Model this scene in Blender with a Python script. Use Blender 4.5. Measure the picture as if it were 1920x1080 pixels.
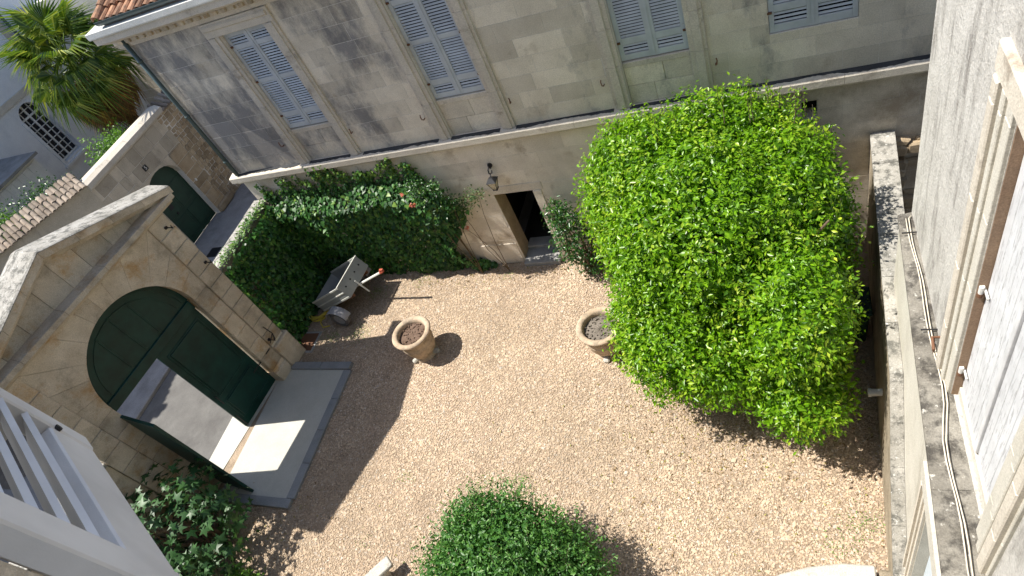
import bpy, bmesh, math, random
import numpy as np
from mathutils import Vector, Matrix

random.seed(7)
rng = np.random.default_rng(11)
scene = bpy.context.scene
for o in list(bpy.data.objects):
    bpy.data.objects.remove(o, do_unlink=True)
COL = scene.collection

# ------------------------------------------------------------------ camera
CAM_H = 10.5
a_, b_, c_ = [math.radians(v) for v in (-34.51, 43.68, -28.72)]
fwd = Vector((math.sin(a_)*math.cos(b_), math.cos(a_)*math.cos(b_), -math.sin(b_)))
right = Vector((math.cos(a_), -math.sin(a_), 0))
up = right.cross(fwd)
r2 = math.cos(c_)*right + math.sin(c_)*up
u2 = -math.sin(c_)*right + math.cos(c_)*up
cam = bpy.data.cameras.new('camera')
cam.sensor_width = 36
cam.lens = 36*1195.82/1920
cam.clip_start = 0.05
cam.clip_end = 400
co = bpy.data.objects.new('camera', cam)
COL.objects.link(co)
M3 = Matrix((r2, u2, -fwd)).transposed()
co.matrix_world = Matrix.Translation((0, 0, CAM_H)) @ M3.to_4x4()
scene.camera = co

# ------------------------------------------------------------------ light
SUN_OFF = Vector((0.59, 0.08, -1.0))          # travel of the light per metre of drop
sun_dir = (-SUN_OFF).normalized()
elev = math.asin(sun_dir.z)
az = math.atan2(sun_dir.x, sun_dir.y)
world = bpy.data.worlds.new('World')
scene.world = world
world.use_nodes = True
wn = world.node_tree
bg = wn.nodes['Background']
sky = wn.nodes.new('ShaderNodeTexSky')
sky.sky_type = 'NISHITA'
sky.sun_disc = False
sky.sun_elevation = elev
sky.sun_rotation = az
wn.links.new(sky.outputs['Color'], bg.inputs['Color'])
bg.inputs['Strength'].default_value = 0.125
sl = bpy.data.lights.new('sun', 'SUN')
sl.energy = 4.8
sl.angle = math.radians(0.53)
sl.color = (1.0, 0.95, 0.86)
so = bpy.data.objects.new('sun', sl)
COL.objects.link(so)
so.rotation_euler = sun_dir.to_track_quat('Z', 'Y').to_euler()
so.location = (-20, 0, 30)
scene.view_settings.view_transform = 'Standard'
scene.view_settings.look = 'None'
scene.view_settings.gamma = 1
scene.view_settings.use_curve_mapping = False
scene.view_settings.exposure = 0.84
scene.cycles.max_bounces = 8

# ------------------------------------------------------------------ materials
def new_mat(name):
    m = bpy.data.materials.new(name)
    m.use_nodes = True
    nt = m.node_tree
    return m, nt, nt.nodes['Principled BSDF']

def N(nt, kind, **kw):
    n = nt.nodes.new(kind)
    for k, v in kw.items():
        if k in ('operation', 'blend_type', 'data_type', 'feature', 'noise_dimensions', 'attribute_name', 'distance', 'wave_type', 'bands_direction'):
            setattr(n, k, v)
        else:
            n.inputs[k].default_value = v
    return n

def ramp(nt, fac, stops, interp='LINEAR'):
    r = nt.nodes.new('ShaderNodeValToRGB')
    r.color_ramp.interpolation = interp
    el = r.color_ramp.elements
    while len(el) < len(stops):
        el.new(0.5)
    for e, (p, c) in zip(el, stops):
        e.position = p
        e.color = (*c, 1) if len(c) == 3 else c
    nt.links.new(fac, r.inputs['Fac'])
    return r.outputs['Color']

def mixc(nt, fac, a, b, mode='MIX'):
    m = nt.nodes.new('ShaderNodeMix')
    m.data_type = 'RGBA'
    m.blend_type = mode
    if isinstance(fac, (int, float)):
        m.inputs[0].default_value = fac
    else:
        nt.links.new(fac, m.inputs[0])
    for sock, v in ((m.inputs[6], a), (m.inputs[7], b)):
        if isinstance(v, tuple):
            sock.default_value = (*v, 1)
        else:
            nt.links.new(v, sock)
    return m.outputs[2]

def math_(nt, op, a, b=0.0, c=None):
    m = nt.nodes.new('ShaderNodeMath')
    m.operation = op
    vals = [a, b] if c is None else [a, b, c]
    for i, v in enumerate(vals):
        if isinstance(v, (int, float)):
            m.inputs[i].default_value = v
        else:
            nt.links.new(v, m.inputs[i])
    return m.outputs[0]

def noise(nt, pos, scale, detail=6, rough=0.6, stretch=None):
    if stretch:
        mp = nt.nodes.new('ShaderNodeMapping')
        mp.inputs['Scale'].default_value = stretch
        nt.links.new(pos, mp.inputs['Vector'])
        pos = mp.outputs['Vector']
    n = nt.nodes.new('ShaderNodeTexNoise')
    n.inputs['Scale'].default_value = scale
    n.inputs['Detail'].default_value = detail
    n.inputs['Roughness'].default_value = rough
    nt.links.new(pos, n.inputs['Vector'])
    return n.outputs['Fac']

def bump(nt, bsdf, height, strength, dist=0.01):
    b = nt.nodes.new('ShaderNodeBump')
    b.inputs['Strength'].default_value = strength
    b.inputs['Distance'].default_value = dist
    nt.links.new(height, b.inputs['Height'])
    nt.links.new(b.outputs['Normal'], bsdf.inputs['Normal'])

def gpos(nt):
    return nt.nodes.new('ShaderNodeNewGeometry').outputs['Position']

def stone(name, c1, c2, dirt=(0.10, 0.10, 0.10), dirt_lo=0.52, dirt_hi=0.72, dirt_scale=0.8, dirt_amt=0.8,
          warm=None, warm_lo=0.55, var=0.25, rough=0.9, bmp=0.5, grad=None, streak=None, speck=None, fine=60, dirt_rough=0.7):
    m, nt, bs = new_mat(name)
    p = gpos(nt)
    base = ramp(nt, noise(nt, p, 2.2, 6), [(0.32, c1), (0.68, c2)])
    if warm:
        wm = ramp(nt, noise(nt, p, 1.6, 8, 0.65), [(warm_lo, (0, 0, 0)), (warm_lo+0.15, (0.8, 0.8, 0.8))])
        base = mixc(nt, wm, base, warm)
    dn = noise(nt, p, dirt_scale, 9, dirt_rough, stretch=streak)
    if grad:
        ax, lo, hi, amt = grad
        sx = nt.nodes.new('ShaderNodeSeparateXYZ')
        nt.links.new(p, sx.inputs[0])
        mr = nt.nodes.new('ShaderNodeMapRange')
        mr.inputs['From Min'].default_value = lo
        mr.inputs['From Max'].default_value = hi
        mr.inputs['To Min'].default_value = 0
        mr.inputs['To Max'].default_value = amt
        nt.links.new(sx.outputs[ax], mr.inputs['Value'])
        dn = math_(nt, 'ADD', dn, mr.outputs[0])
    dm = ramp(nt, dn, [(dirt_lo, (0, 0, 0)), (dirt_hi, (dirt_amt,)*3)])
    base = mixc(nt, dm, base, dirt)
    if speck:
        sm = ramp(nt, noise(nt, p, speck[0], 4, 0.6), [(speck[1], (0, 0, 0)), (speck[1]+0.08, (1, 1, 1))])
        base = mixc(nt, sm, base, speck[2])
    fn = noise(nt, p, fine, 5, 0.7)
    fr = ramp(nt, fn, [(0.3, (0.72,)*3), (0.7, (1.15,)*3)])
    base = mixc(nt, 1.0, base, fr, 'MULTIPLY')
    oi = nt.nodes.new('ShaderNodeObjectInfo')
    ov = nt.nodes.new('ShaderNodeMapRange')
    ov.inputs['To Min'].default_value = 1-var
    ov.inputs['To Max'].default_value = 1+var*0.6
    nt.links.new(oi.outputs['Random'], ov.inputs['Value'])
    cmb = nt.nodes.new('ShaderNodeCombineColor')
    for i in range(3):
        nt.links.new(ov.outputs[0], cmb.inputs[i])
    base = mixc(nt, 1.0, base, cmb.outputs[0], 'MULTIPLY')
    nt.links.new(base, bs.inputs['Base Color'])
    bs.inputs['Roughness'].default_value = rough
    bs.inputs['Specular IOR Level'].default_value = 0.2
    h = math_(nt, 'ADD', fn, math_(nt, 'MULTIPLY', noise(nt, p, 9, 6), 1.5))
    bump(nt, bs, h, bmp, 0.012)
    return m

def paint(name, col, rough=0.5, wear=None, wear_lo=0.62, wscale=14, var=0.08, spec=0.4, stretch=None, bmp=0.15):
    m, nt, bs = new_mat(name)
    p = gpos(nt)
    n = noise(nt, p, wscale, 8, 0.7, stretch)
    cc = ramp(nt, noise(nt, p, 3, 4), [(0.3, tuple(c*(1-var*2) for c in col)), (0.7, tuple(min(1, c*(1+var)) for c in col))])
    if wear:
        cc = mixc(nt, ramp(nt, n, [(wear_lo, (0, 0, 0)), (wear_lo+0.05, (1, 1, 1))]), cc, wear)
    nt.links.new(cc, bs.inputs['Base Color'])
    bs.inputs['Roughness'].default_value = rough
    bs.inputs['Specular IOR Level'].default_value = spec
    bump(nt, bs, n, bmp, 0.004)
    return m

def leaf_mat(name, stops, rough=0.4, trans=0.3, young=None, spec=0.35):
    m, nt, bs = new_mat(name)
    g = nt.nodes.new('ShaderNodeNewGeometry')
    cc = ramp(nt, g.outputs['Random Per Island'], stops)
    if young:
        at = nt.nodes.new('ShaderNodeAttribute')
        at.attribute_name = 'young'
        cc = mixc(nt, at.outputs['Fac'], cc, young)
    nt.links.new(cc, bs.inputs['Base Color'])
    bs.inputs['Roughness'].default_value = rough
    bs.inputs['Specular IOR Level'].default_value = spec
    t = nt.nodes.new('ShaderNodeBsdfTranslucent')
    nt.links.new(mixc(nt, 1.0, cc, (1.35, 1.5, 0.7), 'MULTIPLY'), t.inputs['Color'])
    mx = nt.nodes.new('ShaderNodeMixShader')
    mx.inputs[0].default_value = trans
    nt.links.new(bs.outputs[0], mx.inputs[1])
    nt.links.new(t.outputs[0], mx.inputs[2])
    nt.links.new(mx.outputs[0], nt.nodes['Material Output'].inputs['Surface'])
    return m

M = {}
M['facade'] = stone('facade_limestone', (0.62, 0.555, 0.45), (0.77, 0.70, 0.58), dirt=(0.18, 0.18, 0.19), dirt_lo=0.53, dirt_hi=0.68,
                    dirt_scale=1.0, dirt_amt=0.84, var=0.19, streak=(1.1, 1.1, 0.55), grad=('X', -5.0, -12.5, 0.16), bmp=0.5, warm=(0.42, 0.34, 0.24), warm_lo=0.6)
M['facade_low'] = stone('lower_limestone', (0.66, 0.59, 0.49), (0.80, 0.725, 0.615), dirt=(0.33, 0.27, 0.20), dirt_lo=0.56, dirt_hi=0.75,
                        dirt_scale=0.8, dirt_amt=0.8, var=0.14, grad=('X', -2.5, 1.5, 0.15), warm=(0.48, 0.385, 0.28), warm_lo=0.58)
M['mortar'] = stone('mortar', (0.66, 0.62, 0.55), (0.74, 0.70, 0.63), dirt_amt=0.4, var=0)
M['trim'] = stone('trim_limestone', (0.54, 0.49, 0.41), (0.65, 0.59, 0.50), dirt=(0.20, 0.175, 0.155), dirt_lo=0.57, dirt_hi=0.75, dirt_scale=1.6, dirt_amt=0.75,
                  warm=(0.40, 0.31, 0.21), warm_lo=0.6, var=0.08)
M['lichen_top'] = stone('lichen_coping', (0.30, 0.285, 0.25), (0.45, 0.43, 0.39), dirt=(0.085, 0.085, 0.075), dirt_lo=0.48, dirt_hi=0.60, dirt_scale=7,
                        dirt_amt=0.75, var=0.1, speck=(22, 0.62, (0.62, 0.61, 0.58)), warm=(0.33, 0.30, 0.16), warm_lo=0.66, bmp=1.0)
M['near_black'] = stone('near_black', (0.030, 0.032, 0.036), (0.07, 0.072, 0.075), dirt_amt=0.3, var=0, bmp=1.0)
M['gate'] = stone('gate_limestone', (0.52, 0.44, 0.33), (0.68, 0.60, 0.48), dirt=(0.17, 0.145, 0.11), dirt_lo=0.52, dirt_hi=0.72, dirt_scale=1.3,
                  dirt_amt=0.75, warm=(0.46, 0.27, 0.10), warm_lo=0.53, var=0.22, bmp=0.7)
M['reveal'] = stone('brown_reveal', (0.30, 0.20, 0.135), (0.38, 0.27, 0.185), dirt_amt=0.3, var=0)
M['street_wall'] = stone('street_wall_stone', (0.47, 0.41, 0.32), (0.60, 0.53, 0.42), dirt=(0.17, 0.16, 0.15), dirt_lo=0.55, dirt_hi=0.73, dirt_scale=1.4,
                         dirt_amt=0.7, var=0.25, bmp=0.7, streak=(1, 1, 0.35))
M['rubble'] = stone('rubble_stone', (0.36, 0.27, 0.17), (0.52, 0.42, 0.29), dirt_amt=0.5, var=0.3, bmp=0.9)
M['render_wall'] = stone('rough_render', (0.47, 0.45, 0.415), (0.58, 0.56, 0.52), dirt=(0.16, 0.145, 0.13), dirt_lo=0.50, dirt_hi=0.67, dirt_scale=3.0,
                         dirt_amt=0.8, streak=(1, 1.3, 0.28), var=0, bmp=1.0, fine=40)
M['smooth_white'] = stone('pale_limewash', (0.52, 0.49, 0.42), (0.61, 0.58, 0.51), dirt=(0.30, 0.265, 0.21), dirt_lo=0.54, dirt_hi=0.75, dirt_scale=1.5,
                          dirt_amt=0.6, streak=(1, 2, 0.3), var=0, bmp=0.4)
M['old_wall'] = stone('old_yard_wall', (0.30, 0.25, 0.18), (0.42, 0.36, 0.27), dirt=(0.10, 0.085, 0.06), dirt_lo=0.5, dirt_hi=0.7, dirt_scale=2, var=0.1, bmp=0.9)
M['ledge'] = stone('mossy_ledge', (0.17, 0.155, 0.13), (0.33, 0.31, 0.27), dirt=(0.055, 0.05, 0.045), dirt_lo=0.46, dirt_hi=0.60, dirt_scale=5,
                   dirt_amt=0.85, var=0.1, bmp=1.2, speck=(16, 0.63, (0.55, 0.53, 0.48)))
M['house_white'] = stone('white_house_plaster', (0.72, 0.72, 0.73), (0.80, 0.80, 0.80), dirt=(0.46, 0.47, 0.49), dirt_amt=0.5, var=0, bmp=0.2)
M['back_wall'] = stone('back_wall_stone', (0.42, 0.37, 0.29), (0.52, 0.46, 0.37), dirt_amt=0.4, var=0.08)
M['terracotta'] = stone('terracotta_tile', (0.30, 0.155, 0.09), (0.46, 0.26, 0.16), dirt=(0.12, 0.095, 0.075), dirt_lo=0.45, dirt_hi=0.62, dirt_scale=5,
                        dirt_amt=0.85, var=0.45, speck=(14, 0.66, (0.42, 0.38, 0.30)))
M['old_tile'] = stone('weathered_tile', (0.25, 0.195, 0.15), (0.37, 0.31, 0.25), dirt=(0.11, 0.10, 0.085), dirt_lo=0.47, dirt_hi=0.7, dirt_scale=4,
                      dirt_amt=0.7, var=0.35)
M['pot'] = stone('pot_terracotta', (0.43, 0.325, 0.225), (0.54, 0.43, 0.32), dirt=(0.20, 0.17, 0.135), dirt_lo=0.47, dirt_hi=0.64, dirt_scale=6, dirt_amt=0.7,
                 var=0.08, bmp=0.3)
M['soil'] = stone('potting_soil', (0.13, 0.085, 0.06), (0.24, 0.165, 0.125), dirt_amt=0.2, var=0.05, bmp=2.0, speck=(60, 0.66, (0.40, 0.33, 0.27)))
M['soil_grey'] = stone('dry_soil', (0.17, 0.145, 0.12), (0.27, 0.235, 0.20), dirt_amt=0.2, var=0.05, bmp=2.0)
M['concrete'] = stone('pad_concrete', (0.46, 0.45, 0.40), (0.52, 0.51, 0.46), dirt=(0.38, 0.37, 0.34), dirt_lo=0.58, dirt_hi=0.8, dirt_scale=1.6, dirt_amt=0.5, var=0, bmp=0.15, fine=120)
M['pad_edge'] = stone('pad_edging', (0.24, 0.25, 0.26), (0.29, 0.30, 0.31), dirt=(0.18, 0.18, 0.18), dirt_amt=0.5, var=0.08, bmp=0.25)
M['pave'] = stone('street_paving', (0.25, 0.24, 0.235), (0.33, 0.32, 0.31), dirt=(0.14, 0.135, 0.13), dirt_scale=1.2, dirt_amt=0.7, var=0, bmp=0.4)
M['asphalt'] = stone('street_asphalt', (0.115, 0.11, 0.105), (0.155, 0.15, 0.142), dirt=(0.075, 0.072, 0.07), dirt_scale=0.9, dirt_amt=0.6, var=0, bmp=0.4, fine=150)
M['step'] = stone('grey_step', (0.30, 0.30, 0.29), (0.40, 0.39, 0.37), dirt_amt=0.5, var=0.05)
M['slab'] = stone('round_slab_stone', (0.44, 0.42, 0.38), (0.54, 0.52, 0.47), dirt=(0.20, 0.18, 0.15), dirt_lo=0.55, dirt_hi=0.7, dirt_scale=5, var=0.05, bmp=0.8)
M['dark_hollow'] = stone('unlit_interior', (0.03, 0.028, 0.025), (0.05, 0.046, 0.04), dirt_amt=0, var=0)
M['green'] = paint('dark_green_paint', (0.006, 0.042, 0.034), rough=0.42, spec=0.3, var=0.2, wear=(0.03, 0.07, 0.06), wear_lo=0.70, wscale=6)
M['green_far'] = paint('street_door_paint', (0.012, 0.045, 0.028), rough=0.5, spec=0.4, var=0.15)
M['shutter'] = paint('blue_grey_shutter', (0.47, 0.505, 0.535), rough=0.6, wear=(0.31, 0.30, 0.28), wear_lo=0.66, wscale=9)
M['shutter_near'] = paint('white_shutter_paint', (0.66, 0.66, 0.67), rough=0.5, wear=(0.40, 0.38, 0.36), wear_lo=0.70, wscale=16, bmp=0.5, stretch=(1, 1, .6), var=0.12)
M['flaky'] = paint('flaking_white_paint', (0.60, 0.605, 0.62), rough=0.7, wear=(0.40, 0.40, 0.41), wear_lo=0.55, wscale=22, stretch=(1, 1.6, 0.22), bmp=1.0)
M['pale_blue'] = paint('pale_blue_paint', (0.55, 0.62, 0.68), rough=0.5)
M['zinc'] = paint('dark_zinc', (0.055, 0.085, 0.085), rough=0.45, spec=0.5)
M['zinc_top'] = stone('pale_cornice_cap', (0.66, 0.66, 0.62), (0.74, 0.74, 0.70), dirt=(0.45, 0.45, 0.42), dirt_amt=0.5, var=0.03, bmp=0.1)
M['iron'] = paint('black_iron', (0.02, 0.02, 0.022), rough=0.5)
M['rust'] = paint('rusty_iron', (0.16, 0.075, 0.04), rough=0.8)
M['rust_stain'] = stone('rust_stained_stone', (0.50, 0.25, 0.13), (0.60, 0.38, 0.25), dirt_amt=0.3, var=0)
M['white_plastic'] = paint('white_plastic', (0.70, 0.69, 0.66), rough=0.5)
M['cable'] = paint('cream_cable', (0.62, 0.56, 0.46), rough=0.6)
M['trailer'] = paint('grey_trailer_panel', (0.33, 0.35, 0.345), rough=0.45, wear=(0.30, 0.19, 0.16), wear_lo=0.68, wscale=7)
M['trailer_in'] = paint('trailer_inside', (0.12, 0.085, 0.065), rough=0.8)
M['rail'] = paint('pale_metal_rail', (0.62, 0.63, 0.58), rough=0.4, wear=(0.45, 0.30, 0.27), wear_lo=0.63, wscale=9)
M['tyre'] = paint('worn_tyre', (0.12, 0.115, 0.12), rough=0.8)
M['fender'] = paint('grey_mudguard', (0.30, 0.30, 0.32), rough=0.6)
M['red'] = paint('red_coupling', (0.42, 0.09, 0.05), rough=0.5)
M['hose'] = paint('yellow_hose', (0.55, 0.44, 0.06), rough=0.5)
M['bin'] = paint('green_bin_plastic', (0.012, 0.045, 0.032), rough=0.5)
M['bark'] = stone('bark', (0.13, 0.09, 0.06), (0.22, 0.165, 0.115), dirt_amt=0.5, var=0.1, bmp=1.2)
M['palm_trunk'] = stone('palm_trunk_fibre', (0.07, 0.045, 0.028), (0.13, 0.085, 0.05), dirt_amt=0.5, var=0.1, bmp=1.5)
M['stem'] = stone('rose_stem', (0.12, 0.085, 0.05), (0.19, 0.14, 0.085), dirt_amt=0.3, var=0.1)
m, nt, bs = new_mat('window_glass')
bs.inputs['Base Color'].default_value = (0.012, 0.014, 0.02, 1)
bs.inputs['Roughness'].default_value = 0.08
M['glass'] = m
m, nt, bs = new_mat('lantern_glass')
bs.inputs['Base Color'].default_value = (0.80, 0.76, 0.60, 1)
bs.inputs['Roughness'].default_value = 0.1
bs.inputs['Transmission Weight'].default_value = 0.7
M['lantern_glass'] = m

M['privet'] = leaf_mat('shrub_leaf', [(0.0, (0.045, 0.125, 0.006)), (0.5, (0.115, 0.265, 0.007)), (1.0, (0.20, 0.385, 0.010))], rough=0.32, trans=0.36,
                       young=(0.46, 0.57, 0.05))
M['ivy'] = leaf_mat('ivy_leaf', [(0.0, (0.010, 0.042, 0.010)), (0.6, (0.034, 0.115, 0.022)), (0.93, (0.065, 0.18, 0.032)), (1.0, (0.14, 0.24, 0.04))], rough=0.42, trans=0.18, spec=0.35,
                    young=(0.16, 0.26, 0.035))
M['fig'] = leaf_mat('fig_leaf', [(0.0, (0.020, 0.065, 0.018)), (1.0, (0.06, 0.145, 0.045))], rough=0.45, trans=0.2)
M['small'] = leaf_mat('small_leaf', [(0.0, (0.032, 0.105, 0.022)), (0.55, (0.065, 0.18, 0.036)), (1.0, (0.115, 0.26, 0.05))], rough=0.42, trans=0.28, young=(0.16, 0.28, 0.06))
M['camellia'] = leaf_mat('glossy_leaf', [(0.0, (0.014, 0.055, 0.012)), (0.7, (0.035, 0.115, 0.022)), (1.0, (0.10, 0.22, 0.03))], rough=0.3, trans=0.2, spec=0.5)
M['rose_leaf'] = leaf_mat('rose_leaf', [(0.0, (0.05, 0.10, 0.04)), (0.7, (0.10, 0.17, 0.07)), (1.0, (0.22, 0.25, 0.10))], rough=0.45, trans=0.25)
M['rose_flower'] = leaf_mat('rose_petal', [(0, (0.60, 0.16, 0.12)), (1, (0.70, 0.30, 0.22))], trans=0.25)
M['weed'] = leaf_mat('weed_leaf', [(0.0, (0.06, 0.15, 0.02)), (1.0, (0.18, 0.34, 0.05))], trans=0.3)
M['frond'] = leaf_mat('palm_frond', [(0.0, (0.05, 0.10, 0.014)), (0.6, (0.15, 0.22, 0.03)), (1.0, (0.36, 0.38, 0.07))], rough=0.35, trans=0.25, spec=0.45)
M['dry_leaf'] = leaf_mat('dry_leaf', [(0, (0.12, 0.07, 0.03)), (.6, (0.25, 0.17, 0.07)), (1, (0.30, 0.30, 0.06))], rough=.7, trans=.1)
M['frond_dead'] = leaf_mat('dry_palm_frond', [(0.0, (0.13, 0.075, 0.03)), (0.6, (0.26, 0.15, 0.055)), (1.0, (0.50, 0.27, 0.05))], rough=0.6, trans=0.15)

# gravel: many stones, one colour per stone
m, nt, bs = new_mat('gravel_stone')
g = nt.nodes.new('ShaderNodeNewGeometry')
cc = ramp(nt, g.outputs['Random Per Island'], [(0.0, (0.24, 0.175, 0.12)), (0.12, (0.36, 0.27, 0.19)), (0.32, (0.46, 0.355, 0.255)), (0.52, (0.51, 0.395, 0.285)),
                                               (0.70, (0.56, 0.45, 0.34)), (0.84, (0.48, 0.35, 0.255)), (0.94, (0.40, 0.36, 0.32)), (1.0, (0.66, 0.58, 0.49))])
cc = mixc(nt, 1.0, cc, ramp(nt, noise(nt, g.outputs['Position'], 0.28, 3, 0.6), [(0.35, (0.86, 0.86, 0.84)), (0.62, (1.08, 1.07, 1.06))]), 'MULTIPLY')
cc = mixc(nt, 1.0, cc, ramp(nt, noise(nt, g.outputs['Position'], 0.9, 7, 0.65), [(0.3, (0.82, 0.80, 0.78)), (0.7, (1.08, 1.07, 1.04))]), 'MULTIPLY')
nt.links.new(cc, bs.inputs['Base Color'])
bs.inputs['Roughness'].default_value = 0.85
M['gravel'] = m
M['gravel_bed'] = stone('gravel_bed', (0.34, 0.26, 0.185), (0.46, 0.36, 0.265), dirt=(0.25, 0.195, 0.145), dirt_lo=0.5, dirt_hi=0.65, dirt_scale=3, dirt_amt=0.7, var=0, bmp=2.5, fine=35)

# ------------------------------------------------------------------ helpers
PREFIX = {}
def link(o):
    COL.objects.link(o)
    return o

def tag(o, label=None, cat=None, group=None, kind=None):
    if label: o['label'] = label
    if cat: o['category'] = cat
    if group: o['group'] = group
    if kind: o['kind'] = kind
    return o

def thing(name, loc, label, cat, group=None):
    o = link(bpy.data.objects.new(name, None))
    o.empty_display_size = 0.2
    o.location = loc
    tag(o, label, cat, group)
    return o

def world_loc(o):
    v = Vector(o.location)
    p = o.parent
    while p is not None:
        v = p.matrix_parent_inverse.inverted() @ v if False else v
        p = p.parent
    return v

ROOT = {}
def adopt(o, parent):
    """parent o while keeping its world placement (parents carry no rotation of their own)"""
    if parent is None:
        ROOT[o.name] = Vector(o.location) if o.type == 'EMPTY' else Vector(o.location)
        return o
    o.parent = parent
    o.matrix_parent_inverse = WORLD(parent).inverted()
    return o

def WORLD(o):
    m = Matrix.LocRotScale(o.location, o.rotation_euler, o.scale)
    if o.parent:
        m = WORLD(o.parent) @ o.matrix_parent_inverse @ m
    return m

class MB:
    def __init__(self):
        self.v = []
        self.f = []
    def add(self, vs, fs):
        k = len(self.v)
        self.v += [tuple(x) for x in vs]
        self.f += [tuple(i+k for i in f) for f in fs]
        return self
    def box(self, c, s, R=None):
        x, y, z = [d/2 for d in s]
        vs = [Vector((sx*x, sy*y, sz*z)) for sx in (-1, 1) for sy in (-1, 1) for sz in (-1, 1)]
        if R is not None:
            vs = [R @ v for v in vs]
        vs = [Vector(c)+v for v in vs]
        return self.add(vs, [(0, 1, 3, 2), (4, 6, 7, 5), (0, 4, 5, 1), (2, 3, 7, 6), (0, 2, 6, 4), (1, 5, 7, 3)])
    def prism(self, bottom, top):
        n = len(bottom)
        fs = [tuple(reversed(range(n))), tuple(range(n, 2*n))]
        fs += [(i, (i+1) % n, n+(i+1) % n, n+i) for i in range(n)]
        return self.add(list(bottom)+list(top), fs)
    def tube(self, pts, r, n=8, cap=True):
        pts = [Vector(p) for p in pts]
        rs = r if isinstance(r, (list, tuple)) else [r]*len(pts)
        k = len(self.v)
        prev = None
        for i, p in enumerate(pts):
            t = (pts[min(i+1, len(pts)-1)]-pts[max(i-1, 0)]).normalized()
            if prev is None:
                ax = Vector((0, 0, 1)) if abs(t.z) < 0.9 else Vector((1, 0, 0))
                e1 = t.cross(ax).normalized()
            else:
                e1 = (prev-t*prev.dot(t)).normalized()
            prev = e1
            e2 = t.cross(e1)
            for j in range(n):
                a = 2*math.pi*j/n
                self.v.append(tuple(p+rs[i]*(math.cos(a)*e1+math.sin(a)*e2)))
        for i in range(len(pts)-1):
            for j in range(n):
                self.f.append((k+i*n+j, k+i*n+(j+1) % n, k+(i+1)*n+(j+1) % n, k+(i+1)*n+j))
        if cap:
            self.f.append(tuple(k+j for j in reversed(range(n))))
            self.f.append(tuple(k+(len(pts)-1)*n+j for j in range(n)))
        return self
    def lathe(self, c, prof, n=40, wob=0.0):
        k = len(self.v)
        for r, z in prof:
            for j in range(n):
                a = 2*math.pi*j/n
                w = 1+wob*math.sin(3*a+z*7)
                self.v.append((c[0]+r*w*math.cos(a), c[1]+r*w*math.sin(a), c[2]+z))
        for i in range(len(prof)-1):
            for j in range(n):
                self.f.append((k+i*n+j, k+i*n+(j+1) % n, k+(i+1)*n+(j+1) % n, k+(i+1)*n+j))
        return self
    def build(self, name, mat, parent=None, smooth=False, bevel=0, fix=True, loc=None):
        me = bpy.data.meshes.new(name)
        c = Vector(loc) if loc is not None else (sum((Vector(v) for v in self.v), Vector())/max(1, len(self.v)))
        me.from_pydata([tuple(Vector(v)-c) for v in self.v], [], self.f)
        if fix or bevel:
            bm = bmesh.new()
            bm.from_mesh(me)
            if bevel:
                bmesh.ops.bevel(bm, geom=list(bm.edges), offset=bevel, segments=1, affect='EDGES', clamp_overlap=True)
            bmesh.ops.recalc_face_normals(bm, faces=bm.faces)
            bm.to_mesh(me)
            bm.free()
        me.materials.append(mat)
        if smooth:
            for p in me.polygons:
                p.use_smooth = True
        o = link(bpy.data.objects.new(name, me))
        o.location = c
        adopt(o, parent)
        return o

class Frame:
    def __init__(self, O, u, n):
        self.O = Vector(O)
        self.u = Vector(u).normalized()
        self.n = Vector(n).normalized()
        self.z = Vector((0, 0, 1))
        self.R = Matrix((self.u, self.n, self.z)).transposed()
    def p(self, u, v, d=0.0):
        return self.O+self.u*u+self.z*v+self.n*d

BLK = {}
def block(fr, poly, d0, d1, bev, name, mat, parent, jitter=0.0):
    """bevelled stone: outline poly [(u, v)] in the frame, from depth d0 to d1"""
    u0 = min(p[0] for p in poly)
    v0 = min(p[1] for p in poly)
    key = (tuple((round(p[0]-u0, 3), round(p[1]-v0, 3)) for p in poly), round(d1-d0, 3), bev, mat.name, tuple(round(x, 4) for x in fr.u))
    me = BLK.get(key)
    if me is None:
        n = len(poly)
        rel = [Vector((p[0]-u0, p[1]-v0)) for p in poly]
        area = sum(rel[i].x*rel[(i+1) % n].y-rel[(i+1) % n].x*rel[i].y for i in range(n))
        if area < 0:
            rel.reverse()
        ins = []
        for i in range(n):
            a, b, c = rel[i-1], rel[i], rel[(i+1) % n]
            e1 = (b-a).normalized()
            e2 = (c-b).normalized()
            n1 = Vector((-e1.y, e1.x))
            n2 = Vector((-e2.y, e2.x))
            h = n1+n2
            h = h/max(0.35, h.length_squared)*2
            ins.append(b+h*bev)
        D = d1-d0
        def W(p, d):
            return fr.u*p.x+fr.n*d+fr.z*p.y
        vs = [W(p, 0) for p in rel]+[W(p, D-bev) for p in rel]+[W(p, D) for p in ins]
        fs = [(i, (i+1) % n, n+(i+1) % n, n+i) for i in range(n)]
        fs += [(n+i, n+(i+1) % n, 2*n+(i+1) % n, 2*n+i) for i in range(n)]
        fs.append(tuple(range(2*n, 3*n)))
        me = bpy.data.meshes.new(name)
        me.from_pydata([tuple(v) for v in vs], [], fs)
        nn = me.polygons[-1]
        me.update()
        if Vector(me.polygons[-1].normal).dot(fr.n) < 0:
            me.flip_normals()
        me.materials.append(mat)
        BLK[key] = me
    o = link(bpy.data.objects.new(name, me))
    o.location = fr.p(u0, v0, d0+random.uniform(-jitter, jitter))
    return adopt(o, parent)

def rect(u0, u1, v0, v1):
    return [(u0, v0), (u1, v0), (u1, v1), (u0, v1)]

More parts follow.
